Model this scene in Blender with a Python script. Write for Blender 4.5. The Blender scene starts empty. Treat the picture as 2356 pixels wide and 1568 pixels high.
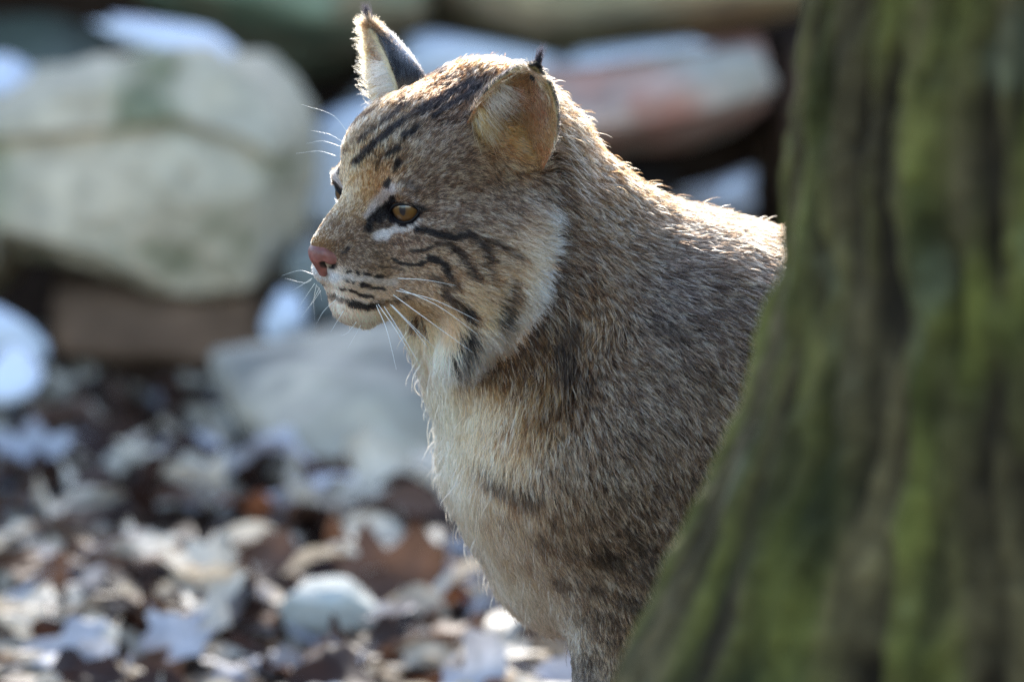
import bpy, math, random, time
import numpy as np
T0 = time.time()
FUR = 1.0            # fur density factor
# ------------------------------------------------------------------ camera
sc = bpy.context.scene
PW, PH = 2356.0, 1568.0                      # sketch units used for measuring on the photograph
PIT = math.radians(8.5); LENS = 202.0; SENS = 36.0
CAM = np.array([0.0, -3.5, 0.933])
FWD = np.array([0, math.cos(PIT), -math.sin(PIT)]); UPV = np.array([0, math.sin(PIT), math.cos(PIT)]); RGT = np.array([1.0, 0, 0])
KF = LENS / SENS * PW
cd = bpy.data.cameras.new('camera'); cam = bpy.data.objects.new('camera', cd); sc.collection.objects.link(cam)
cam.location = CAM; cam.rotation_euler = (math.radians(90) - PIT, 0, 0)
cd.lens = LENS; cd.sensor_width = SENS; cd.clip_start = 0.05; cd.clip_end = 2000
cd.dof.use_dof = True; cd.dof.focus_distance = 3.545; cd.dof.aperture_fstop = 5.0; cd.dof.aperture_blades = 0
sc.camera = cam
# ------------------------------------------------------------------ world, sun, exposure
SUN_EL, SUN_AZ = math.radians(25), math.radians(3)     # behind the cat, a touch to the right
w = bpy.data.worlds.new('World'); sc.world = w; w.use_nodes = True
nt = w.node_tree; nt.nodes.clear()
sky = nt.nodes.new('ShaderNodeTexSky'); sky.sky_type = 'NISHITA'; sky.sun_disc = False
sky.sun_elevation = SUN_EL; sky.sun_rotation = SUN_AZ
bg = nt.nodes.new('ShaderNodeBackground'); bg.inputs[1].default_value = 0.15
wo = nt.nodes.new('ShaderNodeOutputWorld'); nt.links.new(sky.outputs[0], bg.inputs[0]); nt.links.new(bg.outputs[0], wo.inputs[0])
sd = bpy.data.lights.new('sun', 'SUN'); sd.energy = 2.0; sd.angle = math.radians(0.53); sd.color = (1.0, 0.95, 0.87)
sun = bpy.data.objects.new('sun', sd); sc.collection.objects.link(sun)
sdir = np.array([math.sin(SUN_AZ) * math.cos(SUN_EL), math.cos(SUN_AZ) * math.cos(SUN_EL), math.sin(SUN_EL)])   # towards the sun
from mathutils import Vector, Matrix
sun.rotation_euler = Vector(sdir).to_track_quat('Z', 'Y').to_euler()
vs = sc.view_settings; vs.view_transform = 'Standard'; vs.look = 'None'; vs.exposure = 2.0; vs.gamma = 1.0; vs.use_curve_mapping = False
cy = sc.cycles; cy.max_bounces = 12; cy.diffuse_bounces = 3; cy.glossy_bounces = 6; cy.transmission_bounces = 8; cy.transparent_max_bounces = 8
cy.use_denoising = True; cy.denoising_prefilter = 'NONE'; cy.sample_clamp_indirect = 4.0
sc.cycles_curves.shape = 'RIBBONS'; sc.cycles_curves.subdivisions = 2
# ------------------------------------------------------------------ helpers
rng = np.random.default_rng(7); random.seed(7)
COL = sc.collection
def proj(p):
    d = np.asarray(p, float) - CAM; z = d @ FWD
    return np.stack([PW / 2 + KF * (d @ RGT) / z, PH / 2 - KF * (d @ UPV) / z], -1)
def ray(x, y): return FWD + RGT * (x - PW / 2) / KF - UPV * (y - PH / 2) / KF
def W(x, y, Y):
    r = ray(x, y); return CAM + r * (Y - CAM[1]) / r[1]
def G(x, y, z=0.0):
    r = ray(x, y); return CAM + r * (z - CAM[2]) / r[2]
def lin(c): 
    c = np.asarray(c, float) / 255.0
    return np.where(c <= 0.04045, c / 12.92, ((c + 0.055) / 1.055) ** 2.4)
def unit(v): return v / np.maximum(np.linalg.norm(v, axis=-1, keepdims=True), 1e-12)
def hash3(i, j, k, seed):
    h = (i.astype(np.uint32) * np.uint32(374761393) + j.astype(np.uint32) * np.uint32(668265263) + k.astype(np.uint32) * np.uint32(2147483647) + np.uint32(seed * 974711 + 12345))
    h = (h ^ (h >> np.uint32(13))) * np.uint32(1274126177); h = (h ^ (h >> np.uint32(16))) * np.uint32(2246822519); h ^= h >> np.uint32(15)
    return h.astype(np.float32) / np.float32(4294967295.0)
def noise(p, f, seed=0):
    """value noise in [-1,1]"""
    q = np.asarray(p, np.float32) * np.float32(1.0) * np.asarray(f, np.float32); i = np.floor(q); t = q - i; t = t * t * (3 - 2 * t); i = i.astype(np.int64) & 0xffffffff
    r = 0
    for a in (0, 1):
        wa = t[:, 0] if a else 1 - t[:, 0]
        for b in (0, 1):
            wb = t[:, 1] if b else 1 - t[:, 1]
            for c in (0, 1):
                wc = t[:, 2] if c else 1 - t[:, 2]
                r = r + wa * wb * wc * hash3((i[:, 0] + a) & 0xffffffff, (i[:, 1] + b) & 0xffffffff, (i[:, 2] + c) & 0xffffffff, seed)
    return r * 2 - 1
def fbm(p, f, o=4, seed=0, g=0.5):
    s = 0; a = 1.0; n = 0; f = np.asarray(f, np.float32)
    for k in range(o): s = s + a * noise(p, f * 2.03 ** k, seed + k); n += a; a *= g
    return s / n
def new_mat(name):
    m = bpy.data.materials.new(name); m.use_nodes = True; t = m.node_tree; t.nodes.clear()
    o = t.nodes.new('ShaderNodeOutputMaterial'); return m, t, o
def nd(t, typ, **kw):
    n = t.nodes.new(typ)
    for k, v in kw.items():
        if k.startswith('i_'): n.inputs[k[2:].replace('_', ' ')].default_value = v
        else: setattr(n, k, v)
    return n
def mesh_obj(name, V, F, mat=None, parent=None, smooth=True):
    me = bpy.data.meshes.new(name); V = np.asarray(V, np.float32)
    if isinstance(F, np.ndarray):
        k = F.shape[1]; me.vertices.add(len(V)); me.vertices.foreach_set('co', V.ravel())
        me.loops.add(F.size); me.loops.foreach_set('vertex_index', F.ravel().astype(np.int32))
        me.polygons.add(len(F)); me.polygons.foreach_set('loop_start', (np.arange(len(F)) * k).astype(np.int32))
        me.update(calc_edges=True)
    else: me.from_pydata(V.tolist(), [], F); me.update()
    me.polygons.foreach_set('use_smooth', np.full(len(me.polygons), smooth))
    o = bpy.data.objects.new(name, me); COL.objects.link(o)
    if mat: me.materials.append(mat)
    if parent: o.parent = parent
    return o
def set_col(o, C, name='col'):
    a = o.data.attributes.new(name, 'FLOAT_COLOR', 'POINT'); c = np.ones((len(C), 4), np.float32); c[:, :3] = C; a.data.foreach_set('color', c.ravel())
def tag(o, label=None, cat=None, group=None, kind=None):
    if label: o['label'] = label
    if cat: o['category'] = cat
    if group: o['group'] = group
    if kind: o['kind'] = kind
    return o
def empty(name, loc=(0, 0, 0)):
    o = bpy.data.objects.new(name, None); o.empty_display_size = 0.05; o.location = loc; COL.objects.link(o); return o
def catmull(P, n, closed=False):
    P = np.asarray(P, float)
    Q = np.vstack([P[-1], P, P[0], P[1]]) if closed else np.vstack([2 * P[0] - P[1], P, 2 * P[-1] - P[-2]])
    m = len(P) if closed else len(P) - 1
    t = np.linspace(0, m, n, endpoint=not closed); i = np.minimum(t.astype(int), m - 1); u = (t - i)[:, None]
    a, b, c, d = Q[i], Q[i + 1], Q[i + 2], Q[i + 3]
    return 0.5 * (2 * b + (c - a) * u + (2 * a - 5 * b + 4 * c - d) * u ** 2 + (3 * b - a - 3 * c + d) * u ** 3)
def tube(P, R, sides=6):
    P = np.asarray(P, float); R = np.broadcast_to(np.asarray(R, float), (len(P),))
    T = unit(np.gradient(P, axis=0)); ref = np.array([0.13, 0.21, 0.97]); N1 = unit(np.cross(T, ref)); N2 = np.cross(T, N1)
    a = np.linspace(0, 2 * math.pi, sides, endpoint=False)
    V = (P[:, None] + R[:, None, None] * (N1[:, None] * np.cos(a)[None, :, None] + N2[:, None] * np.sin(a)[None, :, None])).reshape(-1, 3)
    F = []
    for i in range(len(P) - 1):
        for j in range(sides): k = (j + 1) % sides; F.append((i * sides + j, i * sides + k, (i + 1) * sides + k, (i + 1) * sides + j))
    F.append(tuple(range(sides - 1, -1, -1))); F.append(tuple((len(P) - 1) * sides + j for j in range(sides)))
    return V, F

# ================================================================== THE CAT
# ---- head frame: f forward, l to the cat's left (our side), u up; centimetres, origin between the eyes
def head_frame(th=53, ph=8, ro=3):
    th, ph, ro = map(math.radians, (th, ph, ro))
    F0 = np.array([-math.sin(th), -math.cos(th), 0]); L0 = np.array([math.cos(th), -math.sin(th), 0]); U0 = np.array([0, 0, 1.0])
    F = math.cos(ph) * F0 - math.sin(ph) * U0; U = math.sin(ph) * F0 + math.cos(ph) * U0
    return np.stack([F, math.cos(ro) * L0 - math.sin(ro) * U, math.sin(ro) * L0 + math.cos(ro) * U])
HR = head_frame(); HO = W(860, 455, 0.03)
def h2w(c): return HO + (np.asarray(c, float) / 100.0) @ HR
def w2h(p): return (np.asarray(p) - HO) @ HR.T * 100.0
def head_px(px, l):
    r = ray(*px); t = (l / 100 - HR[1] @ (CAM - HO)) / (HR[1] @ r); return w2h(CAM + t * r)
# ---- signed distances
def ell(p, c, r, R=None):
    q = p - np.asarray(c, np.float32)
    if R is not None: q = q @ R.T.astype(np.float32)
    r = np.asarray(r, np.float32); k0 = np.sqrt(((q / r) ** 2).sum(1)); k1 = np.sqrt(((q / (r * r)) ** 2).sum(1)) + 1e-9
    return k0 * (k0 - 1) / k1
def cone(p, a, b, r1, r2):
    a = np.asarray(a, np.float32); b = np.asarray(b, np.float32); ba = b - a; pa = p - a
    h = np.clip(pa @ ba / (ba @ ba), 0, 1); d = pa - h[:, None] * ba
    return np.sqrt((d * d).sum(1)) - (r1 + (r2 - r1) * h)
def smin(a, b, k):
    h = np.maximum(k - np.abs(a - b), 0) / k; return np.minimum(a, b) - h * h * k * 0.25
def smax(a, b, k): return -smin(-a, -b, k)
def rot(ax, deg):
    return np.array(Matrix.Rotation(math.radians(deg), 3, ax))
EYE_C = np.array([-0.58, 2.93, -0.20]); EYE_R = 1.12
GZ = unit(np.array([math.cos(math.radians(27)), math.sin(math.radians(27)), 0.02]))
GE1 = unit(np.cross(np.array([0, 0, 1.0]), GZ)); GE2 = np.cross(GZ, GE1)     # lateral, up
APER = [(-1.10, -0.45), (-0.84, 0.02), (-0.40, 0.32), (0.15, 0.42), (0.62, 0.33), (0.95, -0.02), (0.84, -0.38), (0.40, -0.74), (-0.25, -0.84), (-0.80, -0.70)]
CANT0 = EYE_C + 0.85 * GZ - 0.95 * GE1 - 0.45 * GE2; CANT1 = np.array([1.98, 1.85, -1.30])
EARC = head_px((1185, 325), 6.2)
def sdf_head(p):                     # p in head cm
    q = p.copy(); q[:, 1] = np.sqrt(q[:, 1] ** 2 + 1e-4)
    d = ell(q, (-4.8, 0, 1.6), (5.9, 4.8, 4.15))
    d = smin(d, ell(q, (-2.6, 0, 2.25), (2.95, 3.2, 2.6)), 1.5)                     # forehead
    d = smin(d, cone(q, (-0.5, 0, 0.7), (3.9, 0, -2.15), 1.45, 0.86), 1.3)        # bridge of the nose
    d = smin(d, ell(q, (0.9, 0, -3.2), (3.2, 2.3, 2.7)), 1.2)                     # muzzle
    d = smin(d, ell(q, (2.15, 1.05, -4.0), (1.95, 1.25, 1.2)), 0.9)              # whisker pads
    d = smin(d, ell(q, (2.05, 0, -5.95), (1.3, 1.3, 1.4)), 1.0)                  # chin
    d = smin(d, cone(q, (1.6, 0.6, -6.0), (-4.0, 3.0, -5.0), 1.2, 2.2), 1.4)      # jaw
    d = smin(d, ell(q, (-2.6, 3.1, -2.4), (3.2, 2.5, 2.7)), 1.5)                  # cheek
    d = smin(d, ell(q, (-4.9, 4.2, -4.6), (3.4, 2.6, 4.1), rot('Y', 25)), 1.8)    # ruff
    d = smin(d, np.where(p[:, 1] < 0, 2.2, 0).astype(np.float32) + np.minimum(cone(q, (-7.4, 5.0, -2.3), (-5.8, 5.3, -6.2), 1.2, 1.45), cone(q, (-5.8, 5.4, -6.3), (-2.4, 4.6, -9.2), 1.45, 1.15)), 1.6)   # ruff flange
    d = smin(d, ell(q, (-0.25, 2.6, 0.95), (0.95, 1.4, 0.5)), 0.9)    # brow
    # ear cavity
    d = smax(d, -ell(q, (-6.6, 6.2, 3.4), (2.2, 2.3, 2.8)), 0.7)
    d = smax(d, -ell(q, EARC.astype(np.float32), (1.9, 1.7, 2.1)), 0.6)
    # eye socket and lids
    e = q - EYE_C.astype(np.float32); rr = np.sqrt((e * e).sum(1))
    d = smin(d, rr - (EYE_R + 0.17), 0.5)
    a = e @ GE1.astype(np.float32); b = e @ GE2.astype(np.float32); g = e @ GZ.astype(np.float32)
    ap = np.sqrt(((a + 0.08) / 1.06) ** 2 + ((b + 0.21) / 0.68) ** 2 + 1e-6) - 1
    d = smax(d, -np.maximum(ap * 0.8, -g + 0.1), 0.12)
    d = smax(d, -(rr - EYE_R + 0.06), 0.1)
    return d / 100.0
BTH = math.radians(80)
BF = np.array([-math.sin(BTH), -math.cos(BTH), 0]); BL = np.array([math.cos(BTH), -math.sin(BTH), 0]); BO = np.array([0.1, 0.088, 0.35])
MIRB = np.eye(3) - 2 * np.outer(BL, BL)
def mirb(p): return BO + (np.asarray(p) - BO) @ MIRB
def gp(x, y, z): return np.array([x, y, z])
B_SEG = []
def seg(a, b, r1, r2, k, both=False):
    B_SEG.append((np.asarray(a, float), np.asarray(b, float), r1, r2, k))
    if both: B_SEG.append((mirb(a), mirb(b), r1, r2, k))
seg(W(1115, 330, .085), W(1270, 590, .098), .046, .053, .04)                       # neck
seg(W(1270, 590, .098), W(1500, 830, .105), .054, .066, .04)
seg(W(1030, 640, .085), W(1275, 930, .09), .034, .058, .04)                        # throat
seg(W(1360, 780, .09), W(1335, 1060, .09), .066, .063, .05)                        # chest
seg(W(1330, 1060, .09), W(1345, 1260, .09), .063, .050, .04)
seg(W(1540, 865, .10), W(2100, 905, .19), .074, .090, .06)                         # rib cage
seg(W(1540, 1000, .10), W(2150, 950, .20), .070, .088, .06)
seg(W(2100, 890, .19), W(2750, 860, .29), .090, .078, .06)                         # loin
seg(W(1490, 755, .10), W(1780, 790, .135), .040, .043, .05)                        # withers
SHO = W(1385, 1060, .03); ELB = W(1485, 1330, .035)
seg(W(1660, 760, .058), SHO, .040, .046, .045, True)                               # shoulder blade
WRI = gp(0.047, 0.03, 0.085); PAW = gp(0.028, 0.022, 0.028)
for mir, dx in ((False, 0.0), (True, 0.035)):                                      # forelegs, the far one set further back
    tr = (lambda q: mirb(q) + np.array([dx * min(1.0, max(0.0, (0.36 - q[2]) / 0.12)), 0, 0])) if mir else (lambda q: q)
    seg(tr(SHO), tr(ELB), .047, .037, .04); seg(tr(ELB), tr(WRI), .032, .019, .03); seg(tr(WRI), tr(PAW), .019, .021, .015)
    seg(tr(PAW), tr(PAW + gp(-0.034, -0.006, -0.008)), .020, .016, .012)
HIP = gp(0.43, 0.20, .40); KNE = gp(0.36, 0.165, .245); HOC = gp(0.475, 0.185, .135); TOE = gp(0.43, 0.175, .025)
seg(HIP, KNE, .062, .046, .05, True); seg(KNE, HOC, .040, .020, .03, True); seg(HOC, TOE, .019, .020, .015, True)
seg(TOE, TOE + gp(-0.055, -0.01, -0.004), .020, .017, .012, True)
TAIL = W(2790, 850, .30); seg(TAIL, TAIL + gp(0.11, 0.03, -0.07), .022, .015, .03)
def sdf_cat(p):
    p = np.asarray(p, np.float32); d = np.full(len(p), 0.5, np.float32); lo = p.min(0) - 0.09; hi = p.max(0) + 0.09
    for a, b, r1, r2, k in B_SEG:
        rm = max(r1, r2)
        if (np.minimum(a, b) - rm > hi).any() or (np.maximum(a, b) + rm < lo).any(): continue
        e = cone(p, a, b, r1, r2); d = smin(d, e, k)
    far = np.sqrt(((p - HO.astype(np.float32)) ** 2).sum(1))
    hm = far < 0.30; hd = np.full(len(p), 1.0, np.float32)
    if hm.any():
        hd[hm] = sdf_head(w2h(p[hm]).astype(np.float32))
    return smin(d - 0.0035, hd, 0.013)
def surface_nets(sdf, lo, hi, h, B=8):
    lo = np.asarray(lo); nb = np.ceil((np.asarray(hi) - lo) / (h * B)).astype(int)
    gi = np.stack(np.meshgrid(*[np.arange(n) for n in nb], indexing='ij'), -1).reshape(-1, 3)
    d = sdf(lo + (gi + 0.5) * h * B); gi = gi[np.abs(d) < h * B * 0.87 * 1.35]
    c = np.stack(np.meshgrid(*[np.arange(B + 1)] * 3, indexing='ij'), -1).reshape(-1, 3)
    keys, pos = [], []; edges = {0: [], 1: [], 2: []}
    M = 1 << 20
    key = lambda q: (q[:, 0].astype(np.int64) * M + q[:, 1]) * M + q[:, 2]
    gi = gi[np.lexsort((gi[:, 1], gi[:, 2] // 6, gi[:, 0] // 6))]
    for s in range(0, len(gi), 200):
        g = gi[s:s + 200]; P = (g[:, None] * B + c[None]).reshape(-1, 3)
        D = sdf(lo + P * h).reshape(len(g), B + 1, B + 1, B + 1)
        cor = {}
        for a in (0, 1):
            for b in (0, 1):
                for e in (0, 1): cor[a, b, e] = D[:, a:B + a, b:B + b, e:B + e]
        neg = sum((v < 0).astype(np.int8) for v in cor.values()); act = (neg > 0) & (neg < 8)
        ix = np.argwhere(act); cellg = g[ix[:, 0]] * B + ix[:, 1:]
        acc = np.zeros((len(ix), 3)); cnt = np.zeros(len(ix))
        val = {k: v[act] for k, v in cor.items()}
        for k0 in val:
            for ax in range(3):
                if k0[ax] == 0:
                    k1 = list(k0); k1[ax] = 1; k1 = tuple(k1); v0, v1 = val[k0], val[k1]; m = (v0 < 0) != (v1 < 0)
                    t = v0[m] / (v0[m] - v1[m]); q = np.tile(np.array(k0, float), (m.sum(), 1)); q[:, ax] += t; acc[m] += q; cnt[m] += 1
        keys.append(key(cellg)); pos.append(lo + (cellg + acc / cnt[:, None]) * h)
        v0 = val[0, 0, 0]
        for ax in range(3):
            k1 = [0, 0, 0]; k1[ax] = 1; v1 = val[tuple(k1)]; m = (v0 < 0) != (v1 < 0); edges[ax].append((cellg[m], v0[m] < 0))
    keys = np.concatenate(keys); pos = np.concatenate(pos); keys, ui = np.unique(keys, return_index=True); pos = pos[ui]
    Q = []
    for ax in range(3):
        cg = np.concatenate([e[0] for e in edges[ax]]); fl = np.concatenate([e[1] for e in edges[ax]])
        o1 = np.zeros(3, int); o2 = np.zeros(3, int); o1[(ax + 1) % 3] = 1; o2[(ax + 2) % 3] = 1
        qs = [key(cg), key(cg - o1), key(cg - o1 - o2), key(cg - o2)]
        ids = [np.minimum(np.searchsorted(keys, k), len(keys) - 1) for k in qs]; ok = np.all([keys[i] == k for i, k in zip(ids, qs)], 0)
        q = np.stack(ids, 1)[ok]; f = fl[ok]; q[~f] = q[~f][:, ::-1]; Q.append(q)
    return pos, np.concatenate(Q)
def grad(sdf, P, e=0.0006):
    g = np.stack([sdf(P + e * np.eye(3)[k]) - sdf(P - e * np.eye(3)[k]) for k in range(3)], 1); return g / (2 * e)
VB, QB = surface_nets(sdf_cat, (-0.20, -0.10, -0.03), (0.72, 0.46, 0.62), 0.002)
for _ in range(2):
    g = grad(sdf_cat, VB); d = sdf_cat(VB); n2 = np.maximum((g * g).sum(1), 0.3); VB = VB - np.clip(d / n2, -0.0012, 0.0012)[:, None] * g
NB = unit(grad(sdf_cat, VB))
print('body mesh', len(VB), len(QB), round(time.time() - T0, 1))
#@@COAT
# ------------------------------------------------------------------ the coat
# Coat fields are mapped on the cat by one flat side projection fixed to the animal (far side mirrored), in sketch units.
def coat_uv(p):
    """cat-space points -> mirrored points and flat coordinates of the side projection"""
    h = w2h(p); hm = (np.linalg.norm(h - np.array([-3.5, 0, -1.0]), axis=1) < 11.5)
    b = (p - BO) @ BL
    pm = p.copy(); fl = np.zeros(len(p), np.int8)
    m = hm & (h[:, 1] < 0); h2 = h[m].copy(); h2[:, 1] *= -1; pm[m] = HO + (h2 / 100) @ HR; fl[m] = 1
    m = ~hm & (b < 0); pm[m] = BO + (p[m] - BO) @ MIRB; fl[m] = 2
    return pm, fl, np.concatenate([proj(pm), proj(p)], 1)
MIRH = np.eye(3) - 2 * np.outer(HR[1], HR[1])
def flip(v, fl):
    v = v.copy(); v[fl == 1] = v[fl == 1] @ MIRH; v[fl == 2] = v[fl == 2] @ MIRB; return v
def blend(uv, A, sig=None, power=2.0):
    """smooth interpolation of anchor values A = [(x, y, radius, v...)]"""
    A = np.asarray(A, np.float32); num = 0; den = 0; uv = uv[:, :2]
    for a in A:
        w = np.exp(-((uv[:, 0] - a[0]) ** 2 + (uv[:, 1] - a[1]) ** 2) / (2 * a[2] ** 2)).astype(np.float32) + np.float32(1e-7) / (1 + ((uv[:, 0] - a[0]) ** 2 + (uv[:, 1] - a[1]) ** 2) / a[2] ** 2)
        num = num + w[:, None] * a[3:]; den = den + w
    return num / den[:, None]
COLS = [(1160,318,26,206,162,124),(1200,335,24,204,156,116),(1215,368,22,190,140,98),(1180,370,20,150,112,82),  # x, y, radius, colour of the coat
 (720,640,16,245,240,238),(760,650,24,238,230,224),(742,552,12,150,122,92),(765,535,28,120,100,84),(800,560,35,112,96,84),(800,470,28,160,138,112),(870,560,30,104,86,72),
 (830,390,40,178,150,120),(800,350,35,168,138,110),(900,330,45,140,118,98),(870,280,40,140,112,86),(940,230,45,104,82,62),(1060,190,55,96,70,50),(1150,170,50,102,76,56),
 (900,400,26,180,150,124),(985,330,55,118,100,88),(1010,430,60,112,94,84),(1100,460,60,108,92,84),(1180,420,50,112,92,78),(1000,500,40,128,108,94),(1080,540,50,138,120,108),
 (930,560,26,150,130,118),(960,610,40,150,132,118),(900,610,34,140,124,112),(860,590,30,118,104,92),(840,660,22,196,180,168),(900,655,30,168,150,138),(1050,620,45,150,130,114),(1050,690,45,190,160,134),
 (980,680,40,165,138,114),(1150,600,50,176,154,134),(1220,520,45,150,134,124),(1150,700,45,200,172,150),(1200,650,40,176,152,134),(1258,600,28,236,226,220),(1242,690,28,240,230,224),
 (1182,772,28,242,230,222),(1108,828,28,242,228,216),(1238,555,26,206,192,182),
 (810,720,26,236,212,196),(860,745,26,238,216,200),(900,720,26,224,196,170),(940,760,28,232,206,174),(1000,800,40,232,204,178),(1000,880,30,240,226,214),(950,860,28,245,236,230),
 (1040,850,24,240,222,206),(1100,760,40,188,158,134),(1050,925,35,224,196,168),(1015,960,36,232,212,194),(1022,1060,36,226,208,192),(1042,1160,38,220,204,190),(1095,1270,44,216,202,190),
 (1185,1380,48,210,198,188),(1250,1430,35,190,180,172),(1130,950,40,194,164,136),(1120,1040,50,196,164,136),(1130,1150,50,186,158,136),(1200,1040,45,170,138,110),(1210,1150,50,176,150,132),(1190,1260,50,178,158,144),
 (1270,900,50,130,100,66),(1170,880,26,140,108,72),(1235,815,24,112,84,56),(1285,720,20,92,68,48),(1240,960,45,150,116,82),(1295,790,45,82,60,40),(1350,760,40,122,94,66),(1330,860,40,100,74,52),(1345,560,40,110,86,68),(1300,440,40,112,94,82),(1350,400,50,108,84,64),  # darkest anchor paints the shade of the neck fold
 (1290,260,30,120,94,72),(1400,520,50,112,90,70),(1420,640,50,122,100,82),(1330,680,36,84,62,44),(1400,760,45,132,106,82),(1420,860,50,126,104,86),
 (1500,560,50,100,82,66),(1560,660,70,104,94,92),(1700,600,60,100,84,70),(1700,720,80,98,88,86),(1550,820,80,104,92,86),(1600,980,90,102,90,82),(1450,980,70,116,100,88),(1350,1000,55,134,112,94),
 (1320,1120,55,132,112,98),(1420,1140,70,106,94,86),(1520,1180,80,96,84,76),(1330,1250,55,124,108,96),(1430,1320,60,108,94,84),(1500,1300,60,98,86,78),(1280,1330,40,164,148,136),
 (1400,1430,55,116,100,88),(1320,1470,30,178,168,160),(1370,1540,50,118,106,98),(1330,1590,40,150,142,138),(1420,1620,60,130,112,98),(1400,1800,120,150,128,108),(1360,2000,120,190,168,148),
 (2000,700,150,108,94,84),(2100,900,150,120,104,90),(2100,1150,120,205,190,178),(2500,850,200,116,100,88),(2650,1100,200,128,108,92),(2700,1500,250,160,136,114)]
MARKS = []   # polyline, width, strength, (rgb)
def mk1(pts, wd, st=1.0, c=(28, 24, 26)): MARKS.append(([(661.5 + x * .29347, y * .29347) for x, y in pts], wd * .29347 / 2 * 1.1, st, c, 1))
def mk2(pts, wd, st=1.0, c=(28, 24, 26)): MARKS.append(([(661.5 + x * .3301, 345.1 + y * .3301) for x, y in pts], wd * .3301 / 2 * 1.12, st, c, 0))
def mk3(pts, wd, st=1.0, c=(40, 30, 24)): MARKS.append(([(891.6 + x * .5598, 690.2 + y * .5598) for x, y in pts], wd * .5598 / 2, st, c, 0))
WH = (236, 226, 222); BR = (46, 33, 27)
mk2([(600,400),(650,335),(720,280)], 70, .8, (214, 194, 186)); mk2([(550,450),(590,405)], 50, .7, (206, 188, 182))
mk2([(640,585),(760,550),(860,525),(915,480)], 42, .72, (226, 212, 202)); mk2([(620,590),(680,600)], 50, .5, WH)
mk2([(600,545),(680,520),(740,505)], 40, .6, (72, 56, 46))
mk2([(560,545),(575,490),(640,430),(710,370)], 52, 1.0); mk2([(640,470),(700,420),(735,400)], 70, 1.0); mk2([(700,470),(740,495),(800,512),(870,492),(905,440)], 30, 1.0); mk2([(735,340),(745,400)], 40, 1.0)
mk2([(900,395),(950,415)], 32, .9); mk2([(800,225),(860,240),(900,280)], 50, .6, BR); mk2([(770,300),(850,320),(890,370)], 26, .5, (190, 176, 166))
mk2([(690,245),(700,215)], 34, .95); mk2([(745,130),(770,90)], 40, .8)
mk2([(900,555),(1000,560),(1090,590),(1160,608),(1260,575)], 42, .95); mk2([(1270,590),(1340,640),(1390,700),(1425,775)], 44, .9, BR)
mk2([(860,705),(930,692),(1010,668)], 20, .8); mk2([(735,765),(800,792),(900,796),(965,768)], 22, .85); mk2([(985,745),(1060,772),(1110,815),(1135,865)], 44, .9); mk2([(1130,860),(1165,915),(1190,960)], 40, .6, BR)
mk2([(1150,690),(1210,735),(1250,790),(1290,850),(1330,900)], 40, .8, BR); mk2([(1380,800),(1430,880),(1440,950)], 40, .6, BR); mk2([(1000,880),(1060,905),(1120,960)], 40, .65, BR); mk2([(1040,640),(1120,655),(1180,700)], 26, .75, BR); mk2([(1330,620),(1440,640),(1520,700)], 34, .6, BR); mk2([(1120,560),(1250,520),(1380,540)], 26, .45, BR); mk2([(640,640),(760,650),(860,640)], 16, .45, BR); mk2([(620,800),(700,815),(800,830)], 14, .6)
mk2([(860,600),(900,615)], 26, .5, BR); mk2([(1440,640),(1560,700),(1640,760)], 44, .55, BR); mk2([(1500,520),(1600,560)], 40, .35, BR); mk2([(1480,780),(1560,820)], 40, .35, BR)
mk2([(1090,1000),(1180,1060),(1250,1130),(1285,1175)], 56, .75, (50, 36, 30)); mk2([(1250,1110),(1290,1165)], 56, .95)
mk2([(1475,1240),(1530,1160),(1570,1060),(1595,950)], 62, .75, (44, 34, 32)); mk2([(1510,1200),(1545,1130)], 62, .9)
mk2([(1300,1300),(1265,1390),(1212,1535)], 84, 1.0, (14, 12, 15)); mk2([(732,1225),(752,1305)], 40, .8); mk2([(942,1225),(957,1295)], 36, .75); mk2([(1400,1000),(1430,1060)], 40, .3, BR)
for x, y in ((425,850),(490,857),(412,913),(462,925)): mk2([(x - 4, y), (x + 6, y + 2)], 24, 1.0)
mk2([(535,862),(575,862)], 22, 1.0); mk2([(620,872),(655,872)], 26, .95); mk2([(690,868),(720,866)], 14, .7)
mk2([(520,942),(560,948)], 28, 1.0); mk2([(580,955),(670,965)], 20, 1.0)
mk2([(370,972),(400,975)], 16, .8); mk2([(430,985),(480,995)], 18, .9); mk2([(500,1005),(600,1028)], 22, .85)
mk2([(285,985),(340,1030),(400,1055)], 34, .7, (52, 40, 36)); mk2([(440,1070),(500,1080),(570,1092),(625,1080)], 44, .95, (34, 27, 26)); mk2([(640,1070),(740,1060),(850,1020)], 40, .55, (64, 46, 38))
mk2([(280,900),(420,892),(600,905),(760,922)], 36, .5, (226, 214, 206)); mk2([(250,870),(330,890)], 60, .85, WH)
mk2([(300,822),(335,805)], 30, .9); mk2([(405,692),(412,690)], 26, 1.0); mk2([(380,716),(386,712)], 22, .95)
mk1([(470,1010),(560,930),(660,880)], 30, .7); mk1([(560,1120),(660,1030),(760,960),(840,900)], 30, .75); mk1([(700,1330),(730,1240),(800,1140)], 24, .5, BR); mk1([(1200,860),(1320,800),(1440,800)], 30, .55); mk1([(520,1290),(620,1185),(720,1095),(800,1025),(880,970)], 50, .95); mk1([(880,975),(1000,880),(1130,800)], 40, .75); mk1([(895,1080),(960,1040),(1015,998)], 44, .95)
mk1([(790,1215),(860,1170)], 48, .9); mk1([(850,1310),(870,1280)], 44, .8); mk1([(1040,880),(1200,785),(1350,705),(1450,655)], 60, .9); mk1([(1150,905),(1260,835),(1400,765),(1510,700)], 46, .85)
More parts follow.
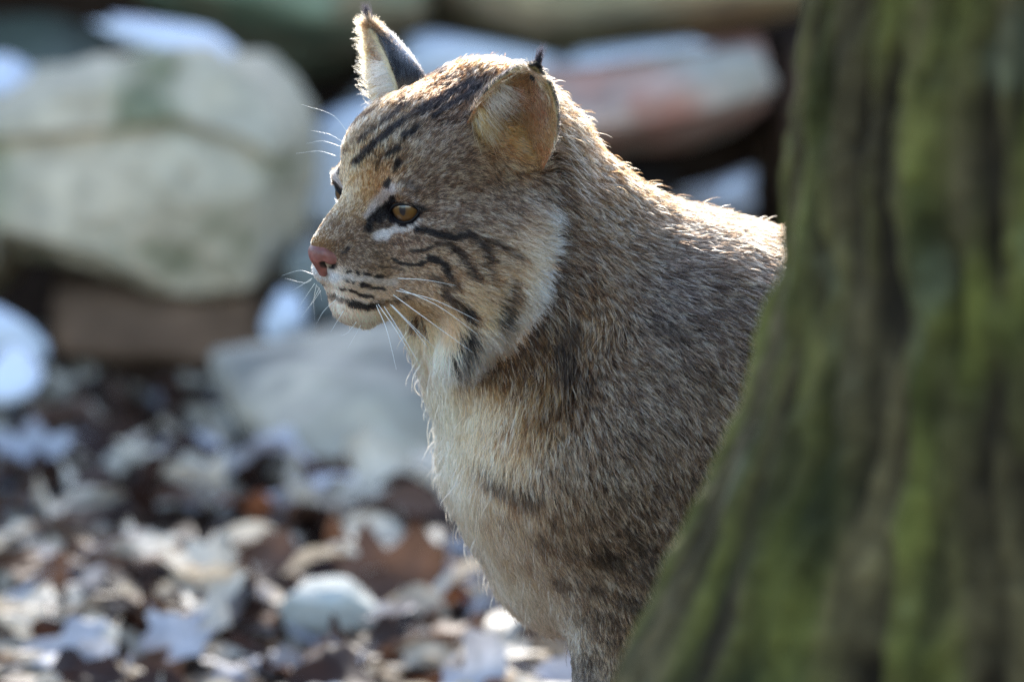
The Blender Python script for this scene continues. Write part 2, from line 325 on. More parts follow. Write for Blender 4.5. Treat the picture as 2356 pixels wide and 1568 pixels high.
mk1([(1560,640),(1440,720)], 50, .7); mk1([(960,590),(1080,575),(1200,570)], 70, .85); mk1([(880,700),(900,820),(860,850)], 50, .6); mk1([(440,1200),(560,1040),(640,960)], 36, .55, BR); mk1([(1180,720),(1280,640),(1400,590)], 36, .45, BR)
mk1([(700,960),(600,1060),(520,1160)], 30, .55, BR); mk1([(760,930),(900,850),(1000,780)], 36, .65); mk1([(1000,760),(1150,680),(1300,620)], 32, .5); mk1([(960,1000),(1080,960)], 30, .5, BR); mk1([(640,1180),(700,1230),(690,1290)], 30, .4, BR); mk1([(1030,870),(980,940)], 44, .5); mk1([(1120,930),(1240,960),(1330,950)], 36, .5, BR)
mk3([(415,735),(480,755)], 56, .7); mk3([(540,800),(600,820)], 66, .6); mk3([(350,700),(380,720)], 40, .4); mk3([(690,1150),(730,1170)], 50, .55); mk3([(870,1040),(930,1070)], 76, .6); mk3([(820,1170),(850,1190)], 60, .4); mk3([(1010,980),(1060,1010)], 60, .5)
mk3([(960,1230),(1060,1250)], 60, .5); mk3([(480,900),(500,920)], 40, .3); mk3([(700,720),(740,760)], 60, .4); mk3([(620,980),(660,1010)], 50, .35); mk3([(880,1300),(930,1330)], 60, .45); mk3([(1040,1120),(1110,1150)], 60, .4)
mk3([(760,120),(730,200),(740,290)], 90, .7, (46, 34, 24)); mk3([(660,480),(760,400),(860,310)], 40, .5, (50, 36, 26)); mk3([(1100,100),(1200,140)], 70, .45); mk3([(1300,300),(1360,330)], 70, .4); mk3([(1000,560),(1080,600)], 70, .35)  # first stroke paints the shade of the fold between neck and shoulder
mk3([(1150,520),(1200,550)], 60, .35); mk3([(1220,740),(1270,760)], 70, .45); mk3([(900,760),(960,790)], 60, .35); mk3([(780,1500),(830,1560)], 100, .5, (52, 48, 48))
mk3([(310,370),(400,350)], 70, .2, (170, 110, 60)); mk3([(440,580),(520,540)], 40, .4, (150, 96, 52)); mk3([(300,520),(280,600)], 36, .3, (176, 120, 72))
for x, y, w_, st_ in [(1130,1105,16,.85),(1165,1118,18,.9),(1205,1140,18,.85),(1240,1155,14,.7),(1105,1085,12,.6),(1270,1200,16,.7),(1160,1195,14,.55),(1110,1180,12,.5),(1230,1225,14,.6),(1300,1260,18,.7),(1210,1290,14,.5),(1340,1180,16,.55),(1400,1280,20,.75),(1360,1345,18,.7),(1440,1390,22,.75),(1330,1420,18,.6),(1480,1290,20,.65),(1450,1220,16,.5),(1390,1120,16,.5),(1300,1060,16,.5),(1240,1060,14,.5),(1520,1120,20,.5),(1560,1020,20,.5),(1480,960,18,.45),(1620,900,20,.5),(1560,840,18,.45),(1460,860,16,.45),(1680,800,20,.5),(1600,740,18,.5),(1410,1480,20,.7),(1350,1510,22,.7)]: MARKS.append(([(x, y), (x + w_ * .9, y + w_ * .5)], w_ * .65, st_ * .55, (42, 32, 26), 0))
def coat_colour(uv, p, fl):
    raw = uv[:, 2:]; uv = uv[:, :2]
    jit = np.stack([fbm(p, 60, 2, 31), fbm(p, 60, 2, 37)], 1) * np.where(uv[:, 0] < 1000, 3.5, np.where(uv[:, 0] < 1320, 5.0, 8.0))[:, None] + np.stack([fbm(p, 300, 1, 33), fbm(p, 300, 1, 39)], 1) * 3
    u = uv + jit; C = lin(blend(u, COLS)); lm_ = C.mean(1, keepdims=True); C = np.clip(lm_ + (C - lm_) * 1.22, .004, 1) * np.array([1.16, .98, .80]) * np.where((u[:, 0] < 1290) & (u[:, 1] < 870), 1.2, 1.05)[:, None]; dk = np.zeros(len(u), np.float32)
    for pts, wd, st, c, one in MARKS:
        pts = np.asarray(pts, np.float32); lo = pts.min(0) - wd * 3; hi = pts.max(0) + wd * 3
        uu = raw + jit if one else u; m = np.where(((uu > lo) & (uu < hi)).all(1) & ((fl != 2) | (one == 0)))[0]
        if not len(m): continue
        q = uu[m].astype(np.float32); best = np.full(len(m), 1e9, np.float32)
        for a, b in zip(pts[:-1], pts[1:]):
            ba = b - a; h = np.clip(((q - a) @ ba) / (ba @ ba + 1e-6), 0, 1); d = q - a - h[:, None] * ba; best = np.minimum(best, np.sqrt((d * d).sum(1)))
        s = min(1.0, st * 1.2) * (1 - np.clip((best / wd - 0.75) / 0.7, 0, 1))
        C[m] = C[m] * (1 - s[:, None]) + lin(c) * s[:, None]
        if sum(c) < 200: dk[m] = np.maximum(dk[m], s)
    return C, dk
# comb direction (screen-like side projection: x right, y down), length cm, lift
def comb(uv):
    r = blend(uv, COMB); x, y = uv[:, 0], uv[:, 1]
    ch = np.clip((y - 870) / 60, 0, 1) * (1 - np.clip((x - 1200) / 120, 0, 1)); bo = np.maximum(np.clip((x - 1290) / 60, 0, 1), np.clip((y - 900) / 60, 0, 1) * np.clip((x - 1150) / 100, 0, 1)); fa = (1 - np.clip((x - 1150) / 80, 0, 1)) * (1 - np.clip((y - 700) / 60, 0, 1))
    r[:, 2] *= (1 - .36 * ch * (1 - bo)) * (1 - .44 * bo) * (1 - .30 * fa); r[:, 3] *= 1 - .18 * bo
    return r
COMB = [(1150,315,24,.8,.1,1.5,.5),(1195,345,26,.75,.45,1.6,.55),(1220,375,22,.2,-.6,1.2,.6),
 (735,560,20,.55,-.8,.25,.15),(780,520,30,.55,-.8,.40,.2),(830,400,40,.30,-.95,.75,.30),(800,340,40,.10,-1,.95,.40),(900,320,45,.45,-.9,.9,.3),(940,220,45,.35,-.95,1.2,.45),(1060,190,50,.45,-.9,1.4,.5),(1160,180,45,.6,-.8,1.4,.5),
 (790,440,20,-.3,-.8,.4,.35),(765,450,16,-.8,-.3,.45,.4),(760,500,16,-.8,.1,.45,.35),
 (850,560,25,.85,.2,.40,.2),(890,430,22,.45,-.85,.5,.25),(960,430,26,.75,-.45,.75,.3),(930,530,22,.8,.45,.45,.2),(1000,340,45,.75,-.6,.9,.3),(1040,450,50,.85,-.1,.8,.28),(1110,440,50,.85,.3,1.1,.3),(1190,440,40,.7,.7,1.2,.35),
 (960,600,40,.95,.1,.65,.2),(870,610,30,.9,.1,.6,.2),(860,660,30,.9,.3,.55,.22),(790,630,25,.6,.6,.4,.25),(720,640,14,-.3,.9,.35,.3),(1050,600,50,.95,.3,1.0,.22),(1150,580,50,.95,.25,1.8,.3),(1240,540,40,.97,.12,2.0,.30),(1050,700,45,.75,.65,1.6,.25),
 (1150,700,50,.75,.65,2.2,.28),(1230,660,40,.82,.58,2.2,.28),(1180,780,40,.55,.85,2.4,.26),(1090,820,35,.15,1,2.4,.22),(1020,800,40,.12,1,2.4,.22),(960,790,30,.15,1,1.8,.25),
 (800,720,25,.1,.95,.6,.35),(860,745,25,.3,.9,1.0,.4),(910,730,25,.4,.9,.9,.3),(920,820,30,-.3,.95,2.0,.4),(970,920,35,-.35,.9,2.8,.45),(1060,920,45,.05,1,2.8,.3),(1010,1050,40,-.35,.9,3.2,.42),(1100,1050,50,.0,1,3.0,.3),
 (1040,1180,40,-.3,.95,3.4,.4),(1150,1180,50,.0,1,3.0,.3),(1110,1300,45,-.2,1,3.6,.38),(1200,1400,45,-.02,1,3.4,.3),(1250,1200,50,.2,.95,2.8,.28),
 (1290,260,30,.8,.2,2.0,.55),(1350,380,45,.8,.5,2.2,.45),(1300,480,40,.6,.75,2.0,.32),(1400,520,50,.75,.6,2.3,.38),(1340,620,45,.6,.8,2.2,.3),(1430,640,50,.7,.7,2.3,.32),(1300,760,40,.4,.9,2.2,.3),(1370,760,40,-.1,.9,2.0,.45),
 (1250,880,45,.15,1,2.6,.28),(1340,900,45,.35,.9,2.4,.32),(1220,980,50,.05,1,2.8,.3),(1500,540,50,.85,.45,2.3,.42),(1600,560,50,.95,.2,2.4,.45),(1740,580,60,1,.1,2.5,.48),(1560,680,70,.85,.5,2.3,.32),(1700,720,80,.85,.5,2.4,.3),
 (1520,820,70,.7,.7,2.2,.3),(1620,980,80,.68,.73,2.3,.28),(1450,980,60,.5,.85,2.3,.28),(1350,1050,55,.3,.95,2.5,.28),(1420,1140,60,.45,.88,2.2,.28),(1540,1180,80,.6,.8,2.2,.28),(1330,1250,55,.3,.95,2.3,.28),(1450,1320,60,.45,.9,1.9,.28),
 (1320,1450,40,.1,1,2.2,.3),(1400,1450,50,.3,.95,1.5,.28),(1390,1580,60,.2,1,1.2,.25),(1390,1900,150,.1,1,.7,.25),(2000,700,200,1,.1,2.6,.3),(2200,1000,200,.9,.5,2.8,.3),(2650,1100,200,.4,.9,2.2,.3),(2700,1600,200,.2,1,1.0,.25)]
# ------------------------------------------------------------------ ears (lofted cups): inner rim, outer rim and back, in head centimetres
def ear_rims(near):
    if near:
        A = [head_px(p, l) for p, l in (((1072,288),3.8),((1105,230),5.2),((1152,185),6.2),((1200,158),7.4),((1234,160),8.3))]
        Bm = [head_px(p, l) for p, l in (((1240,408),4.9),((1270,345),7.3),((1280,285),8.4),((1268,215),8.7),((1234,160),8.3))]
        opn = unit(np.array([0.62, 0.78, -0.10])); dep = [2.3, 2.3, 1.9, 1.1, 0]
    else:
        A = [head_px(p, l) for p, l in (((925,235),-4.3),((912,190),-4.9),((893,140),-5.9),((872,95),-7.1),((856,58),-8.2))]
        Bm = [head_px(p, l) for p, l in (((872,262),-5.6),((852,205),-7.6),((845,150),-8.6),((846,100),-8.7),((856,58),-8.2))]
        opn = unit(np.array([0.70, -0.70, -0.05])); dep = [2.5, 2.4, 1.9, 1.1, 0]
    A = np.array(A); Bm = np.array(Bm); S = (A + Bm) / 2 - np.array(dep)[:, None] * opn
    return A, Bm, S, opn
def build_ear(near, nt_=40, ns=32):
    A, Bm, S, opn = ear_rims(near); t = 1 - (1 - np.linspace(0, 1, nt_)) ** 1.5
    def at(P):
        Q = catmull(P, 201); x = t * 200; i = np.minimum(x.astype(int), 199); u = (x - i)[:, None]; return Q[i] * (1 - u) + Q[i + 1] * u
    a, b, s = at(A), at(Bm), at(S); wv = np.linspace(0, 1, ns)[None, :, None]; c = 2 * s - (a + b) / 2
    P = (1 - wv) ** 2 * a[:, None] + 2 * wv * (1 - wv) * c[:, None] + wv ** 2 * b[:, None]
    du = np.gradient(P, axis=1); dv = np.gradient(P, axis=0); N = np.cross(du, dv); bad = np.linalg.norm(N, axis=-1) < 1e-7; N = unit(N)
    N[bad] = opn
    sg = np.sign((N * opn).sum(-1).mean()); N = N * sg
    N[-1] = N[-2].mean(0)
    th = 0.11 * np.sin(np.clip(np.linspace(0, math.pi, ns), 0.35, math.pi - 0.35))[None, :, None] * np.ones((nt_, 1, 1))
    Pin = P + N * th * 0.6; Pout = P - N * th
    return P, Pin, Pout, N
ears = {}
for near in (True, False): ears[near] = build_ear(near)
# ------------------------------------------------------------------ hair
FURS = {}
def add_fur(name, pos, col, rad):
    """pos (N,K,3), col (N,K,3), rad (N,K)"""
    FURS.setdefault(name, []).append((pos.astype(np.float32), col.astype(np.float32), rad.astype(np.float32)))
def sample_mesh(V, N, Q, wq, n):
    tri = np.concatenate([Q[:, [0, 1, 2]], Q[:, [0, 2, 3]]]); wt = np.concatenate([wq, wq])
    ar = np.linalg.norm(np.cross(V[tri[:, 1]] - V[tri[:, 0]], V[tri[:, 2]] - V[tri[:, 0]]), axis=1) * 0.5 * wt
    cdf = np.cumsum(ar); n = int(n * cdf[-1]); i = np.searchsorted(cdf, rng.random(n) * cdf[-1]); i = np.minimum(i, len(tri) - 1)
    r1 = np.sqrt(rng.random(n)); r2 = rng.random(n); b = np.stack([1 - r1, r1 * (1 - r2), r1 * r2], 1)
    return (V[tri[i]] * b[:, :, None]).sum(1), unit((N[tri[i]] * b[:, :, None]).sum(1))
def clump(root, tipv, cell, amt, K):
    """pull hairs of a tuft together towards the tip; returns per-hair offset at the tip"""
    q = root / cell + 0.35 * np.stack([noise(root, 1.3 / cell, 91 + k) for k in range(3)], 1)
    qi = np.floor(q).astype(np.int64); key = (qi[:, 0] * 73856093) ^ (qi[:, 1] * 19349663) ^ (qi[:, 2] * 83492791)
    _, inv = np.unique(key, return_inverse=True); cnt = np.bincount(inv)
    cen = np.stack([np.bincount(inv, root[:, k]) for k in range(3)], 1) / cnt[:, None]; ct = np.stack([np.bincount(inv, tipv[:, k]) for k in range(3)], 1) / cnt[:, None]
    return ((cen + ct)[inv] - (root + tipv)) * np.asarray(amt)[:, None], inv
def grow_body_fur():
    K = 7
    # density: short face fur denser
    pm, fl, uv = coat_uv(VB); qc = VB[QB].mean(1); nrm = NB[QB[:, 0]]
    comb_v = comb(uv); Lq = comb_v[QB[:, 0], 2]
    dens = np.clip(2.1 / np.maximum(Lq, .4), 0.85, 3.6)
    vis = np.where((nrm @ unit(CAM - HO)) > -0.25, 1.0, 0.35); px = proj(qc)
    vis *= np.where((px[:, 0] > 1900) | (px[:, 1] > 1750), 0.30, 1.0)
    h = w2h(qc); ea = np.abs(h[:, 1])
    e = np.stack([h[:, 0], ea, h[:, 2]], 1) - EYE_C; er = np.linalg.norm(e, axis=1)
    vis[(er < EYE_R + 0.05)] = 0                                             # inside the socket
    ap = np.sqrt(((e @ GE1 + 0.08) / 1.06) ** 2 + ((e @ GE2 + 0.21) / 0.68) ** 2); vis[(er < 1.8) & (ap < 1.12) & (e @ GZ > 0)] = 0; hq = np.stack([h[:, 0], ea, h[:, 2]], 1).astype(np.float32); vis[cone(hq, CANT0, CANT1, .30, .13) < .12] = 0
    no = np.stack([h[:, 0] - 4.5, h[:, 1], h[:, 2] + 2.98], 1); vis[(np.linalg.norm(no / np.array([.75, .98, 1.02]), axis=1) < 1)] = 0  # nose leather
    root, nor = sample_mesh(VB, NB, QB, (dens * vis), 900000 * FUR)
    n = len(root); pm, fl, uv = coat_uv(root); nm = flip(nor, fl)
    cb = comb(uv)
    jit = np.stack([fbm(pm, 45, 2, 5), fbm(pm, 45, 2, 6)], 1) * (0.10 + 0.10 * cb[:, 2:3]) + rng.normal(0, 0.16, (n, 2))
    d2 = cb[:, :2] + jit; d3 = d2[:, :1] * RGT - d2[:, 1:2] * UPV
    tan = d3 - (d3 * nm).sum(1, keepdims=True) * nm; tl = np.linalg.norm(tan, axis=1, keepdims=True); tan = tan / np.maximum(tl, 0.25)
    tan = flip(tan, fl)
    L = cb[:, 2] / 100 * (0.72 + 0.5 * rng.random(n)) * (1 + 0.18 * fbm(pm, 70, 2, 9)); guard = rng.random(n) < 0.05; L = np.where(guard, L * 1.28, L)
    lift = np.clip(cb[:, 3] + rng.normal(0, 0.07, n) + 0.12 * fbm(pm, 60, 2, 12), 0.08, 0.9)
    up = np.sqrt(1 - np.minimum(lift, .95) ** 2)
    stray = (rng.random(n) < np.where(uv[:, 0] < 1150, .006, .006)) & (cb[:, 2] > 1.0); lift = np.where(stray, np.minimum(lift + .30, .9), lift); L = np.where(stray, L * np.where(uv[:, 0] < 1150, 1.2, 1.15), L); up = np.sqrt(1 - np.minimum(lift, .95) ** 2)
    tip = tan * (L * up)[:, None] + nor * (L * lift)[:, None]
    cl1, inv = clump(root, tip, 0.0019, 0.66 * np.clip(cb[:, 2] / 1.0, 0.3, 1.0), K); cl2, inv2 = clump(root + 0.3, tip, 0.0075, 0.25 * np.clip(cb[:, 2] / 1.8, 0, 1.0), K)
    cl1[stray] *= .15; cl2[stray] *= .15; cl1[guard] *= .5
    s = np.linspace(0, 1, K)[None, :, None]
    curl = rng.normal(0, 1, (n, 3)) * (L * 0.05)[:, None]
    P = root[:, None] + tan[:, None] * (L * up)[:, None, None] * (0.75 * s + 0.25 * s ** 2) + nor[:, None] * (L * lift)[:, None, None] * (1.6 * s - 0.75 * s ** 2) + (cl1 + cl2)[:, None] * s ** 1.6 + curl[:, None] * np.sin(s * 4.2)
    P = P - nor[:, None] * 0.0006 * (1 - s)
    # agouti bands: dark root, light band, dark or pale tip
    _pm, _f, uvc = coat_uv(root + 0.46 * tip); C, dk = coat_colour(uvc, _pm, _f)
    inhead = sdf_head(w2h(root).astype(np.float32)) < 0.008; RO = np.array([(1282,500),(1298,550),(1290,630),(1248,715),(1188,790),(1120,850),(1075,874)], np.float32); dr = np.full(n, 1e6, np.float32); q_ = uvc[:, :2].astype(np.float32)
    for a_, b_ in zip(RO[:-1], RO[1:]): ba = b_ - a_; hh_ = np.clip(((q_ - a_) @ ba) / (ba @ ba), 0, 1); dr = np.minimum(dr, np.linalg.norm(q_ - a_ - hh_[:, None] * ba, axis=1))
    we = (np.clip(1 - (dr - 10) / np.where(uvc[:, 1] < 600, 20, 20 + 34 * np.clip((uvc[:, 1] - 600) / 120, 0, 1)), 0, 1) * inhead * (1 - .8 * dk))[:, None]; C = C * (1 - we * .85) + lin((244, 234, 224)) * we * .85
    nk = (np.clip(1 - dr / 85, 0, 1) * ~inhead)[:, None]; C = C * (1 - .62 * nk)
    lum = C.mean(1); r = rng.random(n); cl_r = rng.random(inv.max() + 1)[inv]; cl_q = rng.random(inv.max() + 1)[inv]; cl_s = rng.random(inv2.max() + 1)[inv2]
    mix = .42 * r + .48 * cl_r + .10 * cl_s; mix = np.argsort(np.argsort(mix)) / n            # even spread 0..1, tufts share their tone
    soft = np.clip((lum - .22) / .30, 0, 1) * .75; hard = (1 - soft)[:, None]                 # pale areas are more even
    pale = (C * .55 + lin((226, 204, 172)) * np.clip(.24 + lum * 2.3, .30, .90)[:, None] * .80); dark = C * .14 + lin((26, 21, 20)) * .45
    f_p = np.clip((mix - .58) / .08, 0, 1)[:, None] * (1 - .9 * dk)[:, None]; f_d = np.clip((.42 - mix) / .08, 0, 1)[:, None]
    midc = C * (.52 + .42 * r + .60 * cl_q * (1 - .5 * soft))[:, None]; bandc = midc * (1 - hard * f_p) + pale * hard * f_p; bandc = bandc * (1 - hard * f_d * .8) + dark * hard * f_d * .8
    darktip = ((cl_q < .42) & (f_p[:, 0] < .5))[:, None] * hard; tipc = bandc * (1 - darktip * .7) + dark * darktip * .7
    base = C * (.12 + .75 * soft)[:, None] + np.array([.006, .004, .003])
    st = .30 + .14 * cl_q[:, None, None]; s1 = np.clip((s - st) / .22, 0, 1); s2 = np.clip((s - 0.74) / 0.16, 0, 1)
    Cc = base[:, None] * (1 - s1) + bandc[:, None] * s1; Cc = Cc * (1 - s2) + tipc[:, None] * s2
    Cc = np.clip(Cc, 0.002, 0.93)
    rr = np.where(cb[:, 2] < .9, 0.00014, 0.00017) * (0.75 + 0.5 * rng.random(n)) ; R = rr[:, None] * np.array([1.0, 1.1, 1.1, 1.0, .85, .55, .10])[None]
    hh = w2h(root); hd = np.linalg.norm(hh - np.array([-3.5, 0, -1.0]), axis=1); inhead = sdf_head(hh.astype(np.float32)) < 0.006
    ruff = inhead & (cb[:, 2] > 1.75) & (uv[:, 1] > 500); z = root[:, 2]
    reg = np.full(n, 3); reg[inhead] = 0; reg[ruff] = 1
    chest = ~inhead & (uv[:, 0] < 1260) & (uv[:, 1] > 700) ; reg[chest] = 2; reg[~inhead & (z < 0.21)] = 4
    for k, nm_ in enumerate(('face_fur', 'cheek_ruff', 'chest_fur', 'coat_fur', 'leg_fur')):
        m = reg == k
        if m.any(): add_fur(nm_, P[m], Cc[m], R[m])
    print('hairs', n, round(time.time() - T0, 1))
grow_body_fur()
def hairs(root, d0, d1, L, c0, c1, r0, K=6, droop=0.0):
    """simple bent hairs: start along d0, end along d1"""
    n = len(root); s = np.linspace(0, 1, K)[None, :, None]; L = np.asarray(L)[:, None, None]
    P = root[:, None] + L * (d0[:, None] * (s - s * s * 0.5) + d1[:, None] * (s * s * 0.5))
    C = c0[:, None] * (1 - s) + c1[:, None] * s; R = np.broadcast_to(np.asarray(r0)[:, None] if np.ndim(r0) else r0, (n, 1)) * np.linspace(1, .15, K)[None] ** 0.7
    return P, C, R
def grid_sample(P, N, n, lo=(0, 0), hi=(1, 1)):
    nt_, ns = P.shape[:2]; a = (lo[0] + (hi[0] - lo[0]) * rng.random(n)) * (nt_ - 1.001); b = (lo[1] + (hi[1] - lo[1]) * rng.random(n)) * (ns - 1.001)
    i = a.astype(int); j = b.astype(int); u = (a - i)[:, None]; v = (b - j)[:, None]
    f = lambda X: X[i, j] * (1 - u) * (1 - v) + X[i + 1, j] * u * (1 - v) + X[i, j + 1] * (1 - u) * v + X[i + 1, j + 1] * u * v
    return f(P), unit(f(N)), a / (nt_ - 1), b / (ns - 1)
def jitter(v, a): return unit(v + rng.normal(0, a, v.shape))
EARH = {}
def grow_ear(near):
    P, Pin, Pout, N = ears[near]; A, Bm, S, opn = ear_rims(near); tip = P[-1, 0]; out = []
    updir = unit(tip - (A[0] + Bm[0]) / 2)
    # back of the ear: short, black with a pale grey patch
    r, n_, t, s = grid_sample(Pout, N, int(26000 * FUR)); col = np.tile(lin((18, 16, 18)), (len(r), 1))
    pt = np.exp(-((t - .42) / .17) ** 2 - ((s - .42) / .25) ** 2) ; pt = np.clip(pt * 1.3 - .1 + rng.normal(0, .18, len(r)), 0, 1)[:, None]; col = col * (1 - pt) + lin((196, 192, 196)) * pt
    lo_ = np.clip((.14 - t) / .14, 0, 1)[:, None]; col = col * (1 - lo_) + lin((96, 78, 62)) * lo_
    d = jitter(updir - .0 * n_, .18); d = unit(d - (d * -n_).sum(1, keepdims=True) * -n_); L = np.where(t > .8, .6, .75) * (.7 + .5 * rng.random(len(r)))
    out.append(hairs(r, unit(d + -n_ * .45), unit(d + -n_ * .15), L, col * .7, col * (.7 + .6 * rng.random((len(r), 1))), 0.012))
    # inside: fine tan fur, the orange backlit glow painted into its colour
    r, n_, t, s = grid_sample(Pin, N, int(7500 * FUR)); edge = np.minimum(s, 1 - s)
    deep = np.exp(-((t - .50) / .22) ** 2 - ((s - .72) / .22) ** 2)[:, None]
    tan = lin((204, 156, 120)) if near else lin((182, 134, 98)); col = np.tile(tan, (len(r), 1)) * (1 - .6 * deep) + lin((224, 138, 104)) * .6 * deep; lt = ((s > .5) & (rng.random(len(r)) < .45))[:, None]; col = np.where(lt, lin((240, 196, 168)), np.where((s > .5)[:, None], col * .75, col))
    col = col * (.75 + .5 * rng.random((len(r), 1)))
    rim = np.clip((.10 - edge) / .06, 0, 1)[:, None]; col = col * (1 - rim) + lin((214, 176, 132)) * rim
    cen = unit(P[:, 15:17].mean(1)[np.minimum((t * 39).astype(int), 39)] - r); sw = np.where(s < .5, 1, -1)[:, None]
    d = jitter(updir * .55 + cen * .25 + .5 * np.stack([fbm(r, 1.6, 2, 51), fbm(r, 1.6, 2, 52), fbm(r, 1.6, 2, 53)], 1), .35); d = unit(d - (d * n_).sum(1, keepdims=True) * n_)
    hole = np.exp(-((t - .16) / .10) ** 2 - ((s - .50) / .13) ** 2); keep = rng.random(len(r)) < np.clip(1.25 - .6 * deep[:, 0], .35, 1) * (1 - 1.2 * hole)
    out.append([x[keep] for x in hairs(r, unit(d + n_ * .55), unit(d + n_ * .15), 1.1 * (.4 + .8 * rng.random(len(r))), col * .35, col * (.40 + 1.1 * rng.random((len(r), 1))) * (1 + .45 * fbm(r, 3.5, 2, 57))[:, None], 0.021)])
    # long pale tufts from the front rim sweeping across the opening
    nn = int((300 if near else 600) * FUR)
    r, n_, t, s = grid_sample(Pin, N, nn, (0.02, 0.01), (0.36, 0.14)); col = lin((240, 216, 192)) * (.6 + .5 * rng.random((nn, 1)))
    acr = unit(Bm[1] - A[1]); L = (1.6 + 2.2 * rng.random(nn)) * (1 - .5 * t)
    d0 = jitter(acr * .6 + updir * .1 + opn * .95 + r * 0, .25); d1 = jitter(acr * 1.0 - updir * (.40 - t)[:, None] * 1.5 - opn * .1, .28)
    out.append(hairs(r, d0, d1, L, col * .7, col, 0.016))
    # tufts at the foot of the front rim fanning down and back
    nn = int(1300 * FUR); r, n_, t, s = grid_sample(Pin, N, nn, (0.0, 0.02), (0.14, 0.22)); col = lin((206, 160, 104)) * (.55 + .6 * rng.random((nn, 1)))
    d0 = jitter(acr * .7 + opn * .6 - updir * .2 + r * 0, .25); d1 = jitter(acr * .6 - updir * .9 + r * 0, .3); out.append(hairs(r, d0, d1, 1.2 + 1.4 * rng.random(nn), col * .6, col, 0.016))
    # lower outer lobe: tan brush growing upwards
    nn = int(700 * FUR); r, n_, t, s = grid_sample(Pin, N, nn, (0.0, 0.52), (0.22, 0.99)); col = lin((214, 166, 124)) * (.55 + .65 * rng.random((nn, 1)))
    d0 = jitter(opn * .7 + updir * .3 + r * 0, .2); d1 = jitter(updir * .8 - acr * .3 + opn * .3 + r * 0, .25); out.append(hairs(r, d0, d1, .9 + .9 * rng.random(nn), col * .5, col, 0.014))
    # fringe on the rims
    for lo, hi in (((.02, .0), (.98, .045)), ((.05, .955), (.98, 1.0))):
        nn = int(2600 * FUR); r, n_, t, s = grid_sample(P, N, nn, lo, hi); col = lin((230, 190, 140)) * (.7 + .4 * rng.random((nn, 1)))
        o_ = unit(r - P[:, 16][np.minimum((t * 39).astype(int), 39)]); lng = np.where(rng.random(nn) < .06, 1.9, 1.0) * (1.0 if near else 1.35)
        out.append(hairs(r, jitter(o_ * .45 + updir * .6 + n_ * .3, .2), jitter(o_ * .5 + updir * .5 + n_ * .3, .3), .42 * lng * (.6 + .7 * rng.random(nn)), col * .85, col, 0.010))
    q = [np.concatenate([o[k] for o in out]) for k in range(3)]
    W3 = HO + (q[0].reshape(-1, 3) / 100) @ HR; EARH[near, 'ear_fur'] = (W3.reshape(q[0].shape), np.clip(q[1], .004, .93), q[2] / 100)
    # black tip tuft
    nn = int(560 * FUR); r = tip + rng.normal(0, .11, (nn, 3)) + (-updir * .8 * rng.random((nn, 1)))
    td = unit(w2h(W(1245, 118, 0) if near else W(842, 15, 0)) - w2h(W(1232, 165, 0) if near else W(858, 60, 0))); td = unit(td * np.array([1, 1, 1]))
    L = (1.75 if near else 1.85) * (.25 + .75 * rng.random(nn) ** 1.4); c = np.tile(lin((20, 18, 22)), (nn, 1))
    aim = unit((tip + td * 1.7) - r); o = hairs(r, jitter(aim, .16), jitter(aim * 1.0, .10), L, c, c, 0.011)
    EARH[near, 'ear_tuft'] = (HO + (o[0] / 100) @ HR, o[1], o[2] / 100)
for near in (True, False): grow_ear(near)
# ------------------------------------------------------------------ materials of the cat
def hair_mat(name, rough=.52, radial=.8, coat=0.0):
    m, t, o = new_mat(name); at = nd(t, 'ShaderNodeAttribute', attribute_name='col')
    b = nd(t, 'ShaderNodeBsdfHairPrincipled'); b.parametrization = 'COLOR'
    t.links.new(at.outputs['Color'], b.inputs['Color']); b.inputs['Roughness'].default_value = rough; b.inputs['Radial Roughness'].default_value = radial
    b.inputs['Random Roughness'].default_value = 0.1; b.inputs['IOR'].default_value = 1.33
    t.links.new(b.outputs[0], o.inputs['Surface']); return m
M_HAIR = hair_mat('fur')
def fur_obj(name, parts, parent):
    P = np.concatenate([p[0] for p in parts]); C = np.concatenate([p[1] for p in parts]); R = np.concatenate([p[2] for p in parts]); n, K = P.shape[:2]
    hc = bpy.data.hair_curves.new(name); hc.add_curves([K] * n); off = np.array(parent.matrix_world.translation) if parent else np.zeros(3)
    hc.position_data.foreach_set('vector', (P - BASE).astype(np.float32).ravel())
    a = hc.attributes.get('radius') or hc.attributes.new('radius', 'FLOAT', 'POINT'); a.data.foreach_set('value', R.astype(np.float32).ravel())
    a = hc.attributes.new('col', 'FLOAT_COLOR', 'POINT'); c4 = np.ones((n * K, 4), np.float32); c4[:, :3] = C.reshape(-1, 3); a.data.foreach_set('color', c4.ravel())
    hc.materials.append(M_HAIR); o = bpy.data.objects.new(name, hc); COL.objects.link(o); o.parent = parent; return o
BASE = np.array([0.06, 0.05, 0.0])
bob = empty('bobcat', BASE)
tag(bob, 'brown spotted bobcat with black ear tufts standing beside the mossy tree trunk', 'bobcat')
m, t, o = new_mat('skin_under_fur'); at = nd(t, 'ShaderNodeAttribute', attribute_name='col'); b = nd(t, 'ShaderNodeBsdfPrincipled'); b.inputs['Roughness'].default_value = .85; b.inputs['Specular IOR Level'].default_value = .1
t.links.new(at.outputs['Color'], b.inputs['Base Color']); t.links.new(b.outputs[0], o.inputs['Surface']); M_SKIN = m
body = mesh_obj('body', VB - BASE, QB, M_SKIN, bob)
pm, fl, uv = coat_uv(VB); Cs, dk = coat_colour(uv, pm, fl)
hv = w2h(VB); ev = np.stack([hv[:, 0], np.abs(hv[:, 1]), hv[:, 2]], 1) - EYE_C; apv = np.sqrt(((ev @ GE1 + 0.08) / 1.06) ** 2 + ((ev @ GE2 + 0.21) / 0.68) ** 2)
